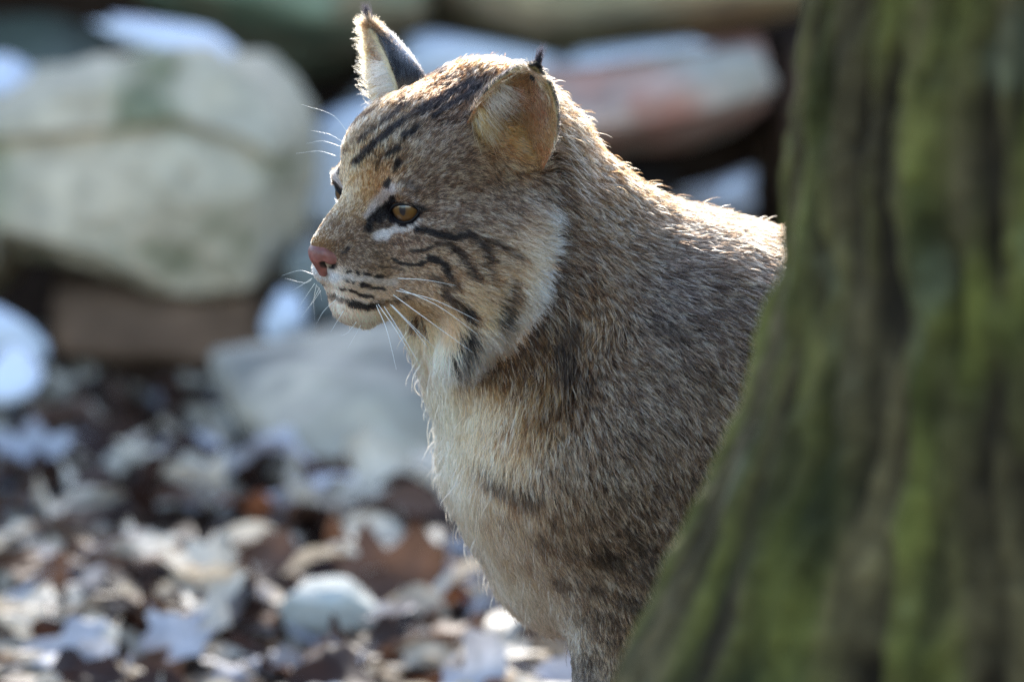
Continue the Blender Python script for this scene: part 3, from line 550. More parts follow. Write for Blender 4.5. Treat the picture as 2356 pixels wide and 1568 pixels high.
lid = ((np.linalg.norm(ev, axis=1) < 1.8) & (apv < 1.2) & (ev @ GZ > -.3)); lid = (lid | (cone(np.stack([hv[:, 0], np.abs(hv[:, 1]), hv[:, 2]], 1).astype(np.float32), CANT0, CANT1, .34, .15) < .13))[:, None]
set_col(body, np.where(lid, lin((24, 18, 20)), Cs * 0.55 + .004))
for nm_, parts in FURS.items(): fur_obj(nm_, parts, bob)
# ears
m, t, o = new_mat('ear_skin'); at = nd(t, 'ShaderNodeAttribute', attribute_name='col'); b = nd(t, 'ShaderNodeBsdfPrincipled'); b.inputs['Roughness'].default_value = .6
tr = nd(t, 'ShaderNodeBsdfTranslucent'); mx = nd(t, 'ShaderNodeMixShader'); mx.inputs[0].default_value = .5; tr.inputs[0].default_value = (.88, .42, .27, 1)
t.links.new(at.outputs['Color'], b.inputs['Base Color']); t.links.new(b.outputs[0], mx.inputs[1]); t.links.new(tr.outputs[0], mx.inputs[2]); t.links.new(mx.outputs[0], o.inputs['Surface']); M_EAR = m
for near in (True, False):
    P, Pin, Pout, N = ears[near]; nt_, ns = P.shape[:2]; idx = np.arange(nt_ * ns).reshape(nt_, ns); n0 = nt_ * ns
    V = np.concatenate([h2w(Pin.reshape(-1, 3)), h2w(Pout.reshape(-1, 3))]); a, b_, c_, d_ = idx[:-1, :-1].ravel(), idx[:-1, 1:].ravel(), idx[1:, 1:].ravel(), idx[1:, :-1].ravel()
    F = [np.stack([a, b_, c_, d_], 1), np.stack([a, d_, c_, b_], 1) + n0]
    for j in (0, ns - 1): F.append(np.stack([idx[:-1, j], idx[1:, j], idx[1:, j] + n0, idx[:-1, j] + n0], 1))
    F.append(np.stack([idx[-1, :-1], idx[-1, 1:], idx[-1, 1:] + n0, idx[-1, :-1] + n0], 1))
    e = mesh_obj('ear', V - BASE, np.concatenate(F), M_EAR, bob); tt = np.repeat(np.linspace(0, 1, nt_), ns); ss = np.tile(np.linspace(0, 1, ns), nt_)
    dp = np.exp(-((tt - .50) / .25) ** 2 - ((ss - .70) / .28) ** 2)[:, None]; ci = lin((206, 152, 116)) * (1 - dp) + lin((214, 116, 84)) * dp  # orange of the backlit glow painted into the inner skin
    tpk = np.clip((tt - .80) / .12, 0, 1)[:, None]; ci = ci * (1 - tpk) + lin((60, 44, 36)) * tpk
    dkn = np.exp(-((tt - .13) / .13) ** 2 - ((ss - .5) / .16) ** 2)[:, None]; ci = ci * (1 - dkn * .85) + lin((26, 18, 18)) * dkn * .85  # shade of the deep ear hole painted into the skin colour
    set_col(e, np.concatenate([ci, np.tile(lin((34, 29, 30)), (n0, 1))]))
    if near: e['label'] = 'near ear with tan inner side facing out'
    else: e['label'] = 'far ear showing its black and grey back'
    fur_obj('ear_fur', [EARH[near, 'ear_fur']], e).parent = e; fur_obj('ear_tuft', [EARH[near, 'ear_tuft']], e)
# eyes
m, t, o = new_mat('eyeball'); tc = nd(t, 'ShaderNodeTexCoord'); sp = nd(t, 'ShaderNodeSeparateXYZ'); t.links.new(tc.outputs['Object'], sp.inputs[0])
def math_(t, op, a, b=None):
    n = nd(t, 'ShaderNodeMath', operation=op)
    for k, v in enumerate((a, b)):
        if v is None: continue
        if isinstance(v, (int, float)): n.inputs[k].default_value = v
        else: t.links.new(v, n.inputs[k])
    return n.outputs[0]
y2 = math_(t, 'POWER', math_(t, 'ABSOLUTE', sp.outputs[1]), 2.0); z2 = math_(t, 'POWER', math_(t, 'ABSOLUTE', sp.outputs[2]), 2.0)
rad = math_(t, 'SQRT', math_(t, 'ADD', y2, z2))                       # metres from the axis
pup = math_(t, 'SQRT', math_(t, 'ADD', math_(t, 'MULTIPLY', y2, 4.2), math_(t, 'MULTIPLY', z2, 1.0)))
cr = nd(t, 'ShaderNodeValToRGB'); t.links.new(math_(t, 'MULTIPLY', rad, 100.0), cr.inputs[0]); el = cr.color_ramp.elements
el[0].position = 0.20; el[0].color = (*lin((100, 70, 34)), 1); el[1].position = 1.0; el[1].color = (.004, .004, .006, 1)
for ps, c in ((.55, (118, 80, 34)), (.80, (96, 60, 26)), (.88, (26, 20, 18)), (.93, (8, 8, 12))): x = el.new(ps); x.color = (*lin(c), 1)
nz = nd(t, 'ShaderNodeTexNoise'); nz.inputs['Scale'].default_value = 900; t.links.new(tc.outputs['Object'], nz.inputs[0])
mxn = nd(t, 'ShaderNodeMixRGB', blend_type='MULTIPLY'); mxn.inputs[0].default_value = .55; t.links.new(cr.outputs[0], mxn.inputs[1]); t.links.new(nz.outputs[0], mxn.inputs[2])
pr = nd(t, 'ShaderNodeValToRGB'); t.links.new(math_(t, 'MULTIPLY', pup, 100.0), pr.inputs[0]); pr.color_ramp.elements[0].position = .40; pr.color_ramp.elements[1].position = .46
mx2 = nd(t, 'ShaderNodeMixRGB'); t.links.new(pr.outputs[0], mx2.inputs[0]); mx2.inputs[1].default_value = (.003, .004, .008, 1); t.links.new(mxn.outputs[0], mx2.inputs[2])
b = nd(t, 'ShaderNodeBsdfPrincipled'); b.inputs['Roughness'].default_value = .35; b.inputs['Coat Weight'].default_value = 1.0; b.inputs['Coat Roughness'].default_value = .02; b.inputs['Coat IOR'].default_value = 1.4
t.links.new(mx2.outputs[0], b.inputs['Base Color']); t.links.new(b.outputs[0], o.inputs['Surface']); M_EYE = m
m, t, o = new_mat('lid_skin'); b = nd(t, 'ShaderNodeBsdfPrincipled'); b.inputs['Base Color'].default_value = (.004, .003, .004, 1); b.inputs['Roughness'].default_value = .55; b.inputs['Specular IOR Level'].default_value = .2; t.links.new(b.outputs[0], o.inputs['Surface']); M_LID = m
for sgn in (1, -1):
    nu, nv = 40, 28; th = np.linspace(0, math.pi, nv); ph = np.linspace(0, 2 * math.pi, nu, endpoint=False)
    X = np.cos(th)[:, None] * np.ones(nu); Y = np.sin(th)[:, None] * np.cos(ph); Z = np.sin(th)[:, None] * np.sin(ph); V = np.stack([X, Y, Z], -1).reshape(-1, 3)
    ang = np.arccos(np.clip(V[:, 0], -1, 1)); V = V * (1 + 0.05 * np.exp(-(ang / .55) ** 2))[:, None] * EYE_R / 100
    F = [(i * nu + j, (i + 1) * nu + j, (i + 1) * nu + (j + 1) % nu, i * nu + (j + 1) % nu) for i in range(nv - 1) for j in range(nu)]
    eye = mesh_obj('eye', V, F, M_EYE, bob)
    mir = np.array([1, sgn, 1]); gz = unit(np.array([math.cos(math.radians(31)), math.sin(math.radians(31)), 0.10])) * mir; e1 = unit(np.cross(np.array([0, 0, 1.0]), gz)); e2 = np.cross(gz, e1)
    Rm = np.stack([gz @ HR, e1 @ HR, e2 @ HR], 1); M4 = np.eye(4); M4[:3, :3] = Rm; M4[:3, 3] = h2w(EYE_C * mir) - BASE; eye.matrix_local = Matrix(M4.tolist())
    Q = catmull(np.array(APER), 64, True); rxy = np.linalg.norm(Q, axis=1); g = np.sqrt(np.maximum((EYE_R + .06) ** 2 - rxy ** 2, 0.0))
    rim = EYE_C + Q[:, :1] * GE1 + Q[:, 1:] * GE2 + g[:, None] * GZ; rim = np.concatenate([rim, rim[:1]]) * mir
    Vt, Ft = tube(h2w(rim), 0.0010, 8); mesh_obj('eyelid', Vt - BASE, Ft, M_LID, bob)
    eye['label'] = 'amber eye with dark slit pupil' if sgn > 0 else 'far amber eye half hidden behind the nose bridge'
# nose leather
def sdf_nose(p):
    q = w2h(p).astype(np.float32); q[:, 1] = np.abs(q[:, 1])
    d = ell(q, (4.32, 0, -2.52), (.68, .98, .66)); d = smin(d, ell(q, (4.02, .72, -2.90), (.55, .44, .56)), .25)
    d = smin(d, cone(q, (4.48, .12, -2.9), (4.30, .10, -3.85), .46, .22), .30)
    d = smax(d, -ell(q, (4.55, .62, -3.20), (.62, .20, .26)), .08); d = smax(d, -cone(q, (4.62, .62, -3.25), (3.9, 1.35, -3.42), .20, .14), .08)
    d = smax(d, -cone(q, (5.03, 0, -2.85), (4.65, 0, -4.0), .04, .05), .10)
    return d / 100
VN, QN = surface_nets(sdf_nose, h2w((4.3, 0, -2.8)) - 0.022, h2w((4.3, 0, -2.8)) + 0.022, 0.0005)
m, t, o = new_mat('nose_leather'); tc = nd(t, 'ShaderNodeTexCoord'); vz = nd(t, 'ShaderNodeTexVoronoi'); vz.inputs['Scale'].default_value = 900; t.links.new(tc.outputs['Object'], vz.inputs[0])
nz = nd(t, 'ShaderNodeTexNoise'); nz.inputs['Scale'].default_value = 160; t.links.new(tc.outputs['Object'], nz.inputs[0])
cr = nd(t, 'ShaderNodeValToRGB'); t.links.new(nz.outputs[0], cr.inputs[0]); cr.color_ramp.elements[0].position = .3; cr.color_ramp.elements[0].color = (*lin((112, 66, 58)), 1); cr.color_ramp.elements[1].position = .7; cr.color_ramp.elements[1].color = (*lin((148, 92, 82)), 1)
bp = nd(t, 'ShaderNodeBump'); bp.inputs['Strength'].default_value = .35; bp.inputs['Distance'].default_value = .0004; t.links.new(vz.outputs[0], bp.inputs['Height'])
b = nd(t, 'ShaderNodeBsdfPrincipled'); b.inputs['Roughness'].default_value = .42; b.inputs['Subsurface Weight'].default_value = .15; b.inputs['Subsurface Scale'].default_value = .002
at = nd(t, 'ShaderNodeAttribute', attribute_name='col'); mm = nd(t, 'ShaderNodeMixRGB', blend_type='MULTIPLY'); mm.inputs[0].default_value = 1; t.links.new(cr.outputs[0], mm.inputs[1]); t.links.new(at.outputs['Color'], mm.inputs[2]); t.links.new(mm.outputs[0], b.inputs['Base Color']); t.links.new(bp.outputs[0], b.inputs['Normal']); t.links.new(b.outputs[0], o.inputs['Surface'])
nose = mesh_obj('nose', VN - BASE, QN, m, bob); hn = w2h(VN).astype(np.float32); hn[:, 1] = np.abs(hn[:, 1]); dn = np.minimum(ell(hn, (4.55, .62, -3.20), (.62, .20, .26)), cone(hn, (4.62, .62, -3.25), (3.9, 1.35, -3.42), .20, .14))
fk = np.clip(dn / .10, 0, 1)[:, None]; tp = np.clip((hn[:, 2] + 2.15) / .25, 0, 1)[:, None]; set_col(nose, (.04 + .96 * fk) * 1.0 * np.ones(3)); nose['label'] = 'pink leathery nose'  # shade inside the nostrils painted into the leather colour
# whiskers
m, t, o = new_mat('whisker_white'); b = nd(t, 'ShaderNodeBsdfPrincipled'); b.inputs['Base Color'].default_value = (.85, .82, .76, 1); b.inputs['Roughness'].default_value = .3; t.links.new(b.outputs[0], o.inputs['Surface']); M_WH = m
def whisker(p0, p1, p2, y0, y1, y2, r=.00028):
    P = catmull([W(*p0, y0), W(*p1, y1), W(*p2, y2)], 14); V, F = tube(P, np.linspace(r, r * .22, 14), 5); mesh_obj('whisker', V - BASE, F, M_WH, bob)
yp = h2w((2.6, 2.2, -4.0))[1]
for p0, p1, p2, dz in [((915,640),(980,644),(1050,657),-.015),((920,664),(1010,705),(1100,770),-.035),((905,678),(990,740),(1090,812),-.04),((898,700),(950,755),(985,800),-.03),((870,700),(905,750),(945,815),-.03),
    ((902,702),(940,740),(1000,800),-.035),((866,702),(890,760),(912,850),-.03),((884,705),(925,770),(965,838),-.03),((912,668),(1000,690),(1105,740),-.03)]:
    whisker(p0, p1, p2, yp - .001, yp + dz * .6, yp + dz)
yf = h2w((3.4, -1.6, -4.0))[1]
for p0, p1, p2 in [((718,640),(695,655),(672,668)),((724,652),(705,680),(682,715)),((716,644),(700,650),(655,640)),((728,655),(722,690),(724,735)),((730,658),(736,668),(740,692)),((735,662),(715,700),(690,735)),((722,632),(690,622),(648,634)),((738,668),(720,695),(705,712))]:
    whisker(p0, p1, p2, yf, yf + .01, yf + .02, .00020)
for p0, p1, p2, yy in [((772,690),(745,715),(728,745),.0),((790,715),(772,745),(760,765),.0),((830,748),(815,775),(800,800),.0),((820,740),(800,765),(785,772),.0)]:
    whisker(p0, p1, p2, yy, yy, yy - .004, .00016)
yb = h2w((0.2, -2.6, 2.3))[1]
for p0, p1, p2 in [((805,312),(765,265),(695,241)),((800,335),(760,310),(715,300)),((775,360),(735,348),(681,353)),((790,340),(745,325),(705,330))]:
    whisker(p0, p1, p2, yb, yb + .01, yb + .015, .00020)
print('cat done', round(time.time() - T0, 1))
#@@SETTING
# ================================================================== THE SETTING
def col_mat(name, rough=.8, bump=None, spec=.3, transl=0.0, nscale=40, var=.35):
    """colour attribute times fine procedural grain, with bump"""
    m, t, o = new_mat(name); at = nd(t, 'ShaderNodeAttribute', attribute_name='col'); tc = nd(t, 'ShaderNodeTexCoord')
    nz = nd(t, 'ShaderNodeTexNoise'); nz.inputs['Scale'].default_value = nscale; nz.inputs['Detail'].default_value = 6; t.links.new(tc.outputs['Object'], nz.inputs[0])
    cr = nd(t, 'ShaderNodeValToRGB'); cr.color_ramp.elements[0].position = .3; cr.color_ramp.elements[1].position = .7
    cr.color_ramp.elements[0].color = (1 - var, 1 - var, 1 - var, 1); cr.color_ramp.elements[1].color = (1 + var * .6,) * 3 + (1,); t.links.new(nz.outputs[0], cr.inputs[0])
    mx = nd(t, 'ShaderNodeMixRGB', blend_type='MULTIPLY'); mx.inputs[0].default_value = 1; t.links.new(at.outputs['Color'], mx.inputs[1]); t.links.new(cr.outputs[0], mx.inputs[2])
    b = nd(t, 'ShaderNodeBsdfPrincipled'); b.inputs['Roughness'].default_value = rough; b.inputs['Specular IOR Level'].default_value = spec; t.links.new(mx.outputs[0], b.inputs['Base Color'])
    if bump:
        bp = nd(t, 'ShaderNodeBump'); bp.inputs['Strength'].default_value = bump; bp.inputs['Distance'].default_value = .01; t.links.new(nz.outputs[0], bp.inputs['Height']); t.links.new(bp.outputs[0], b.inputs['Normal'])
    last = b.outputs[0]
    if transl:
        tr = nd(t, 'ShaderNodeBsdfTranslucent'); t.links.new(mx.outputs[0], tr.inputs[0]); ms = nd(t, 'ShaderNodeMixShader'); ms.inputs[0].default_value = transl
        t.links.new(last, ms.inputs[1]); t.links.new(tr.outputs[0], ms.inputs[2]); last = ms.outputs[0]
    t.links.new(last, o.inputs['Surface']); return m
# ---- ground: one sheet, rising to a bank behind the stones, its unseen top shaped to shade them
def axis(lo, hi, fine, far):
    a = [lo]; 
    while a[-1] < hi: a.append(a[-1] + fine)
    st = fine
    while a[-1] < far: st *= 1.35; a.append(a[-1] + st)
    b = []; x = lo; st = fine
    while x > -far: st *= 1.35; x -= st; b.append(x)
    return np.array(b[::-1] + a)
gx = axis(-2.2, 2.2, .035, 400); gy = axis(-1.2, 4.6, .035, 400)
def ground_z(x, y):
    p = np.stack([x, y, 0 * x], 1); s = np.clip((y - 2.62 - .10 * noise(p, 2.1, 3)) / 1.15, 0, 1); s = s * s * (3 - 2 * s); s = s * .72
    near = np.exp(-(np.maximum(np.abs(x) - 2.5, 0) ** 2 + np.maximum(np.abs(y - 1.5) - 4, 0) ** 2) / 8)
    return s * 1.55 + near * (.030 * fbm(p, 2.3, 3, 4) + .012 * fbm(p, 14, 2, 8)) - .02
XX, YY = np.meshgrid(gx, gy); ZZ = ground_z(XX.ravel(), YY.ravel()); V = np.stack([XX.ravel(), YY.ravel(), ZZ], 1); nx = len(gx); i = np.arange(len(V)).reshape(YY.shape)
F = np.stack([i[:-1, :-1].ravel(), i[:-1, 1:].ravel(), i[1:, 1:].ravel(), i[1:, :-1].ravel()], 1)
M_SOIL = col_mat('soil', .95, .6, .1, nscale=55, var=.5); gr = mesh_obj('ground', V, F, M_SOIL); tag(gr, 'dark brown forest soil under the leaves', kind='structure')
n1 = fbm(V, 5, 3, 44)[:, None] * .5 + .5; set_col(gr, lin((52, 40, 33)) * (1 - n1) + lin((92, 72, 58)) * n1)
# ---- stones
def cube_sphere(n):
    g = np.linspace(-1, 1, n + 1); g = np.tan(g * math.pi / 4); a, b = np.meshgrid(g, g, indexing='ij'); o = np.ones_like(a); P, Q = [], []; k = (n + 1) ** 2; idx = np.arange(k).reshape(n + 1, n + 1)
    for f, S in enumerate(((o, a, b), (-o, b, a), (b, o, a), (a, -o, b), (a, b, o), (b, a, -o))):
        P.append(np.stack(S, -1).reshape(-1, 3)); Q.append(np.stack([idx[:-1, :-1], idx[1:, :-1], idx[1:, 1:], idx[:-1, 1:]], -1).reshape(-1, 4) + f * k)
    P = unit(np.concatenate(P)); Q = np.concatenate(Q); key = np.round(P * 1e5).astype(np.int64); _, u, inv = np.unique(key, axis=0, return_index=True, return_inverse=True)
    return P[u], inv.ravel()[Q]
SPH = cube_sphere(30); SPH_S = cube_sphere(12)
M_STONE = col_mat('stone', .85, .35, .25, nscale=26, var=.25); M_SNOW = col_mat('snow', .6, .15, .3, nscale=60, var=.06)
def stone(name, poly, Y, thick, c1, c2, label, cat, seed, p=16, amp=.02, extra=(), mat=None, sph=None, c3=None, group=None, spots=.45, groove=None):
    D, Q = sph or SPH; P0 = np.array([W(x, y, Y) for x, y in poly]); c = P0.mean(0); r_ = random.Random(seed); pl = []
    A = 0.0
    for a, b in zip(P0, np.roll(P0, -1, 0)): A += a[0] * b[2] - b[0] * a[2]
    for a, b in zip(P0, np.roll(P0, -1, 0)):
        e = b - a; n = np.array([e[2], 0, -e[0]]) * (1 if A > 0 else -1); n = unit(n); d = max((a - c) @ n, .004); ty = r_.uniform(-.45, .15); n = unit(n + np.array([0, ty, 0])); pl.append((n, d))
    hw = thick / 2
    for k in range(5): n = unit(np.array([r_.uniform(-.5, .5), -1, r_.uniform(-.35, .5)])); pl.append((n, hw * r_.uniform(.85, 1.15)))
    for k in range(3): n = unit(np.array([r_.uniform(-.4, .4), 1, r_.uniform(-.4, .4)])); pl.append((n, hw * r_.uniform(.9, 1.1)))
    for n, d in extra: pl.append((unit(np.array(n, float)), d))
    s = 0
    for n, d in pl: s = s + (np.maximum(D @ n, 0) / d) ** p
    r = s ** (-1 / p); V = D * r[:, None]; sz = np.abs(V).max(); wp = V + c
    V = V + D * (amp * (fbm(wp, 9, 4, seed) + .5 * fbm(wp, 30, 3, seed + 5)))[:, None]
    if groove is not None:
        gl = np.array([W(x, y, Y) for x, y in groove]); zl = np.interp(wp[:, 0], gl[:, 0], gl[:, 2]); on = np.clip((wp[:, 0] - gl[0, 0]) / .03, 0, 1) * np.clip((gl[-1, 0] - wp[:, 0]) / .03, 0, 1); dz_ = (zl - wp[:, 2]); gv = on * np.clip(dz_ / .006, 0, 1) * np.exp(-np.maximum(dz_, 0) / .028); V[:, 1] += .034 * gv * (D[:, 1] < .2)
    o = mesh_obj(name, V, Q, mat or M_STONE); o.location = c
    t = np.clip(.5 + 1.6 * fbm(wp, 9, 4, seed + 9), 0, 1)[:, None]; C = lin(c1) * (1 - t) + lin(c2) * t
    if c3 is not None: u = np.clip((fbm(wp, 13, 4, seed + 20) + .5 - (1 - spots)) * 3.0, 0, 1)[:, None]; C = C * (1 - u) + lin(c3) * u
    set_col(o, C); tag(o, label, cat, group); return o
GREY, LICH, TAN = (148, 152, 142), (122, 138, 112), (150, 130, 104)
stone('boulder', [(-120,330),(60,215),(230,142),(480,120),(610,190),(702,285),(708,345),(672,480),(618,650),(500,668),(230,632),(-120,500)], 2.45, .30, (186,172,148), (208,190,164), 'large pale grey boulder with green lichen and a snow cap', 'boulder', 11, 60, .016, [((.25,-.75,.62), .128), ((-.35,-.8,.45), .15), ((.1,-.9,-.5), .13)], c3=(130,128,100), spots=.40, sph=cube_sphere(60), groove=[(-120,330),(60,300),(260,268),(420,240),(560,285),(650,345),(720,350)])
stone('stone', [(340,-120),(1000,-150),(1000,50),(900,112),(690,142),(560,92),(380,-10)], 2.78, .34, (112,124,100), (140,122,96), 'greenish tan overhanging stone above the large boulder', 'stone', 12, 14, .012, c3=(120,140,118))
stone('stone', [(1010,-30),(1060,-170),(1900,-170),(1860,30),(1700,74),(1280,112),(1130,64)], 2.74, .36, (176,150,114), (150,138,108), 'broad tan stone above the pinkish slab', 'stone', 13, 14, .012, c3=(168,146,118))
stone('stone_slab', [(1090,200),(1330,146),(1740,104),(1770,150),(1752,240),(1500,332),(1330,352),(1090,330)], 2.60, .26, (170,160,146), (206,156,136), 'flat pinkish grey stone slab behind the bobcat, topped with snow', 'stone', 14, 30, .010, c3=(176,122,104), spots=.6)
stone('stone', [(1540,455),(1690,398),(1735,420),(1728,500),(1620,535),(1520,520)], 2.56, .16, (150,146,146), (130,112,96), 'small pale stone wedged under the pinkish slab', 'stone', 15, 14, .008)
stone('stone', [(-130,100),(140,92),(235,125),(200,190),(0,250),(-130,220)], 2.86, .22, (92,98,86), (108,108,98), 'dull grey green stone behind the large boulder', 'stone', 16, 14, .010)
stone('stone', [(130,625),(612,620),(604,790),(565,860),(250,850),(130,780)], 2.52, .26, (112,88,70), (132,104,84), 'brown stone beneath the large boulder', 'stone', 17, 12, .012)
stone('stone', [(560,900),(690,830),(900,800),(1090,830),(1150,920),(1090,1075),(900,1095),(640,1050),(575,980)], 2.02, .34, (150,142,128), (192,178,158), 'low blue grey stone lying among the leaves behind the bobcat', 'stone', 18, 26, .016, [((0,-.72,.7), .10), ((-.5,-.6,.5), .15)], c3=(128,122,112))
stone('stone', [(672,570),(735,545),(810,600),(800,720),(725,752),(682,700)], 2.42, .16, (132,136,132), (156,150,144), 'small rounded pale stone beside the large boulder', 'stone', 19, 8, .008)
stone('stone', [(648,1392),(690,1346),(800,1344),(868,1400),(850,1446),(672,1460)], 1.14, .055, (160,164,156), (186,184,174), 'small flat pale stone lying in the sunlit leaves', 'stone', 20, 60, .012, [((0,-.45,.89), .022), ((.5,-.6,.5), .04)])
stone('stone', [(1180,430),(1300,380),(1560,420),(1540,560),(1300,600),(1180,560)], 2.76, .2, (58,50,46), (74,62,54), 'added dark filler stone standing in for the shaded gap behind the bobcat', 'stone', 21, 12, .01)  # dark filler put in for the shade of the gap
stone('stone', [(690,330),(760,260),(960,190),(1110,200),(1110,560),(800,560),(700,470)], 2.72, .22, (120,122,118), (140,136,130), 'grey stone behind the head of the bobcat under snow', 'stone', 22, 10, .01)
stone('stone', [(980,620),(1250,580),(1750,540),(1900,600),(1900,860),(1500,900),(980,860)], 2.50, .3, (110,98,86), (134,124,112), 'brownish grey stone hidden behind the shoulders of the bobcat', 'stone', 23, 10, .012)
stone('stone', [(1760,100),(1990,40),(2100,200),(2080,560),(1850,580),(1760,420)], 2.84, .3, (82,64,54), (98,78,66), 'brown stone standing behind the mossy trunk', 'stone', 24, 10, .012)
# stones of the wall beyond the frame
for k in range(16):
    sx = -1 if k % 2 else 1; u = k // 2; cx_ = 1178 + sx * (1500 + (u % 4) * 640 + rng.uniform(-90, 90)); cy_ = 480 - (u // 4) * 520 + rng.uniform(-60, 60); a, b = rng.uniform(260, 360), rng.uniform(200, 260)
    poly = [(cx_ + a * math.cos(q) * rng.uniform(.85, 1.1), cy_ + b * math.sin(q) * rng.uniform(.85, 1.1)) for q in np.linspace(0, 2 * math.pi, 9)[:-1]]
    stone('stone', poly, 2.5 + .42 * (u // 4), .32, GREY, TAN, 'weathered grey stone of the rough bank beyond the boulder', 'stone', 60 + k, 13, .012, c3=LICH, group='stones of the bank', sph=SPH_S)
for k in range(7):
    cx_ = -900 + k * 700 + rng.uniform(-90, 90); cy_ = -330 + rng.uniform(-60, 60); a, b = rng.uniform(300, 390), rng.uniform(200, 260)
    poly = [(cx_ + a * math.cos(q) * rng.uniform(.85, 1.1), cy_ + b * math.sin(q) * rng.uniform(.85, 1.1)) for q in np.linspace(0, 2 * math.pi, 9)[:-1]]
    stone('stone', poly, 3.05, .34, GREY, TAN, 'weathered grey stone of the rough bank beyond the boulder', 'stone', 90 + k, 13, .012, c3=LICH, group='stones of the bank', sph=SPH_S)
# ---- snow
SN1, SN2 = (200, 203, 210), (216, 219, 226)
def snow(poly, Y, thick, label, seed): return stone('snow_patch', poly, Y, thick, SN1, SN2, label, 'snow', seed, 9, .006, mat=M_SNOW, sph=SPH_S)
snow([(240,140),(275,106),(380,98),(515,106),(570,150),(590,185),(520,148),(400,128)], 2.50, .16, 'snow cap along the top of the large boulder', 31)
snow([(-60,215),(-60,160),(20,165),(70,200),(20,225)], 2.52, .12, 'small snow patch on the shoulder of the large boulder', 32)
snow([(676,480),(690,340),(740,270),(860,220),(900,300),(880,470),(760,510)], 2.60, .12, 'bluish snow packed in the gap between boulder and stones', 33)
snow([(920,170),(950,85),(1060,78),(1230,112),(1320,130),(1250,180),(1000,200)], 2.66, .14, 'snow lying behind the ears of the bobcat', 34)
snow([(1270,150),(1420,112),(1600,92),(1640,104),(1560,132),(1350,165)], 2.60, .16, 'thin snow on top of the pinkish slab', 35)
snow([(-90,722),(0,712),(56,738),(112,796),(100,820),(30,812),(-90,780)], 2.20, .08, 'clump of snow at the foot of the large boulder', 36)
snow([(-60,880),(-20,846),(70,850),(96,880),(40,915),(-40,915)], 2.00, .10, 'low snow remnant among shaded leaves by the snow clump', 37)
snow([(600,760),(640,690),(690,700),(700,760),(650,800)], 2.30, .08, 'snow at the corner of the brown stone', 38)
snow([(690,1135),(780,1115),(890,1130),(870,1152),(720,1158)], 1.72, .07, 'snow remnant in front of the low blue grey stone', 39)
snow([(1560,470),(1650,420),(1715,408),(1700,450),(1600,500)], 2.545, .10, 'snow on the small wedged stone', 40)
# ---- leaves
def leaf_mesh(kind, curl, fold, tw, seed):
    r_ = random.Random(seed); n = 13 if kind else 11; V, F = [], []
    for i in range(n):
        t = i / (n - 1); x = t - .5
        if kind == 0: wd = .21 * math.sin(math.pi * min(1, t * 1.02)) ** .75 * (1 - .25 * t) + .012
        else: wd = (.10 + .24 * math.sin(math.pi * t) ** .8) * (1 + .42 * math.sin(t * 5.2 * math.pi + 1.2)) * (1 - .1 * t) * min(1, t * 8 + .06)
        for j, s in enumerate((-1, -.5, 0, .5, 1)):
            y = s * wd * (1 + r_.uniform(-.08, .08)); z = fold * abs(s) * wd * 1.6 + curl * (x * x) * 1.6 + .06 * math.sin(6 * x + 2.4 * s + seed) * abs(s) + tw * x * s * wd * 2 + r_.uniform(-.01, .01)
            V.append((x + .04 * s * math.sin(seed + t * 3), y, z))
    for i in range(n - 1):
        for j in range(4): a = i * 5 + j; F.append((a, a + 1, a + 6, a + 5))
    V += [(-.5, -.008, curl * .4), (-.5, .008, curl * .4), (-.72, .006, curl * .4 + .03), (-.72, -.006, curl * .4 + .03)]; b = len(V) - 4; F.append((b, b + 1, b + 2, b + 3))
    return np.array(V), F
LM = [leaf_mesh(k % 2, (-.22, .05, .28, .55, -.35, .15)[k % 6], (.08, .32, -.2, .6, .2, -.4)[(k * 5 + 1) % 6], (.0, .9, -.8, .4)[k % 4], k) for k in range(12)]
LCOL = {'pale': ((222, 208, 188), (198, 184, 164)), 'brown': ((112, 82, 64), (92, 66, 52)), 'dark': ((62, 42, 34), (50, 36, 32)), 'orange': ((160, 88, 40), (146, 78, 36)), 'grey': ((190, 188, 192), (162, 158, 162))}  # grey paints the cool tone of shaded leaves
LMAT = {}
for k, (a, b_) in LCOL.items(): LMAT[k] = col_mat('leaf_' + k, .62, .3, .25, .22, 6, .25)
leaf_me = {}
def leaf_data(v, colr):
    if (v, colr) not in leaf_me:
        V, F = LM[v]; o = mesh_obj('dry_leaf', V, F, LMAT[colr]); a, b_ = LCOL[colr]; t = np.clip(np.abs(V[:, 1:2]) * 3 + .3 * noise(V, 6, v)[:, None], 0, 1); set_col(o, lin(a) * (1 - t) + lin(b_) * t)
        leaf_me[v, colr] = o.data; bpy.data.objects.remove(o)
    return leaf_me[v, colr]
LLAB = {'pale': 'pale tan curled dead leaf lying in the leaf litter', 'brown': 'mid brown curled dead leaf lying in the leaf litter', 'dark': 'dark brown shrivelled dead leaf lying in the leaf litter', 'orange': 'orange brown dead leaf lying in the leaf litter', 'grey': 'shade-grey dead leaf lying in the leaf litter'}
LM_POS = [((-.53, 2.1), 'near the snow clump'), ((-.12, 1.95), 'by the low grey stone'), ((-.17, 1.14), 'by the small pale stone'), ((-.10, 1.72), 'by the snow remnant'), ((-.33, 2.35), 'below the brown stone'), ((-.50, 1.80), 'beside the low snow remnant'),
          ((.02, .75), 'behind the bobcat foreleg'), ((-.07, 1.55), 'beside the big bleached leaf'), ((-.31, 1.22), 'beside the folded standing leaf'), ((-.40, .95), 'in the sunlit open litter'), ((.12, 1.25), 'under the bobcat chest')]
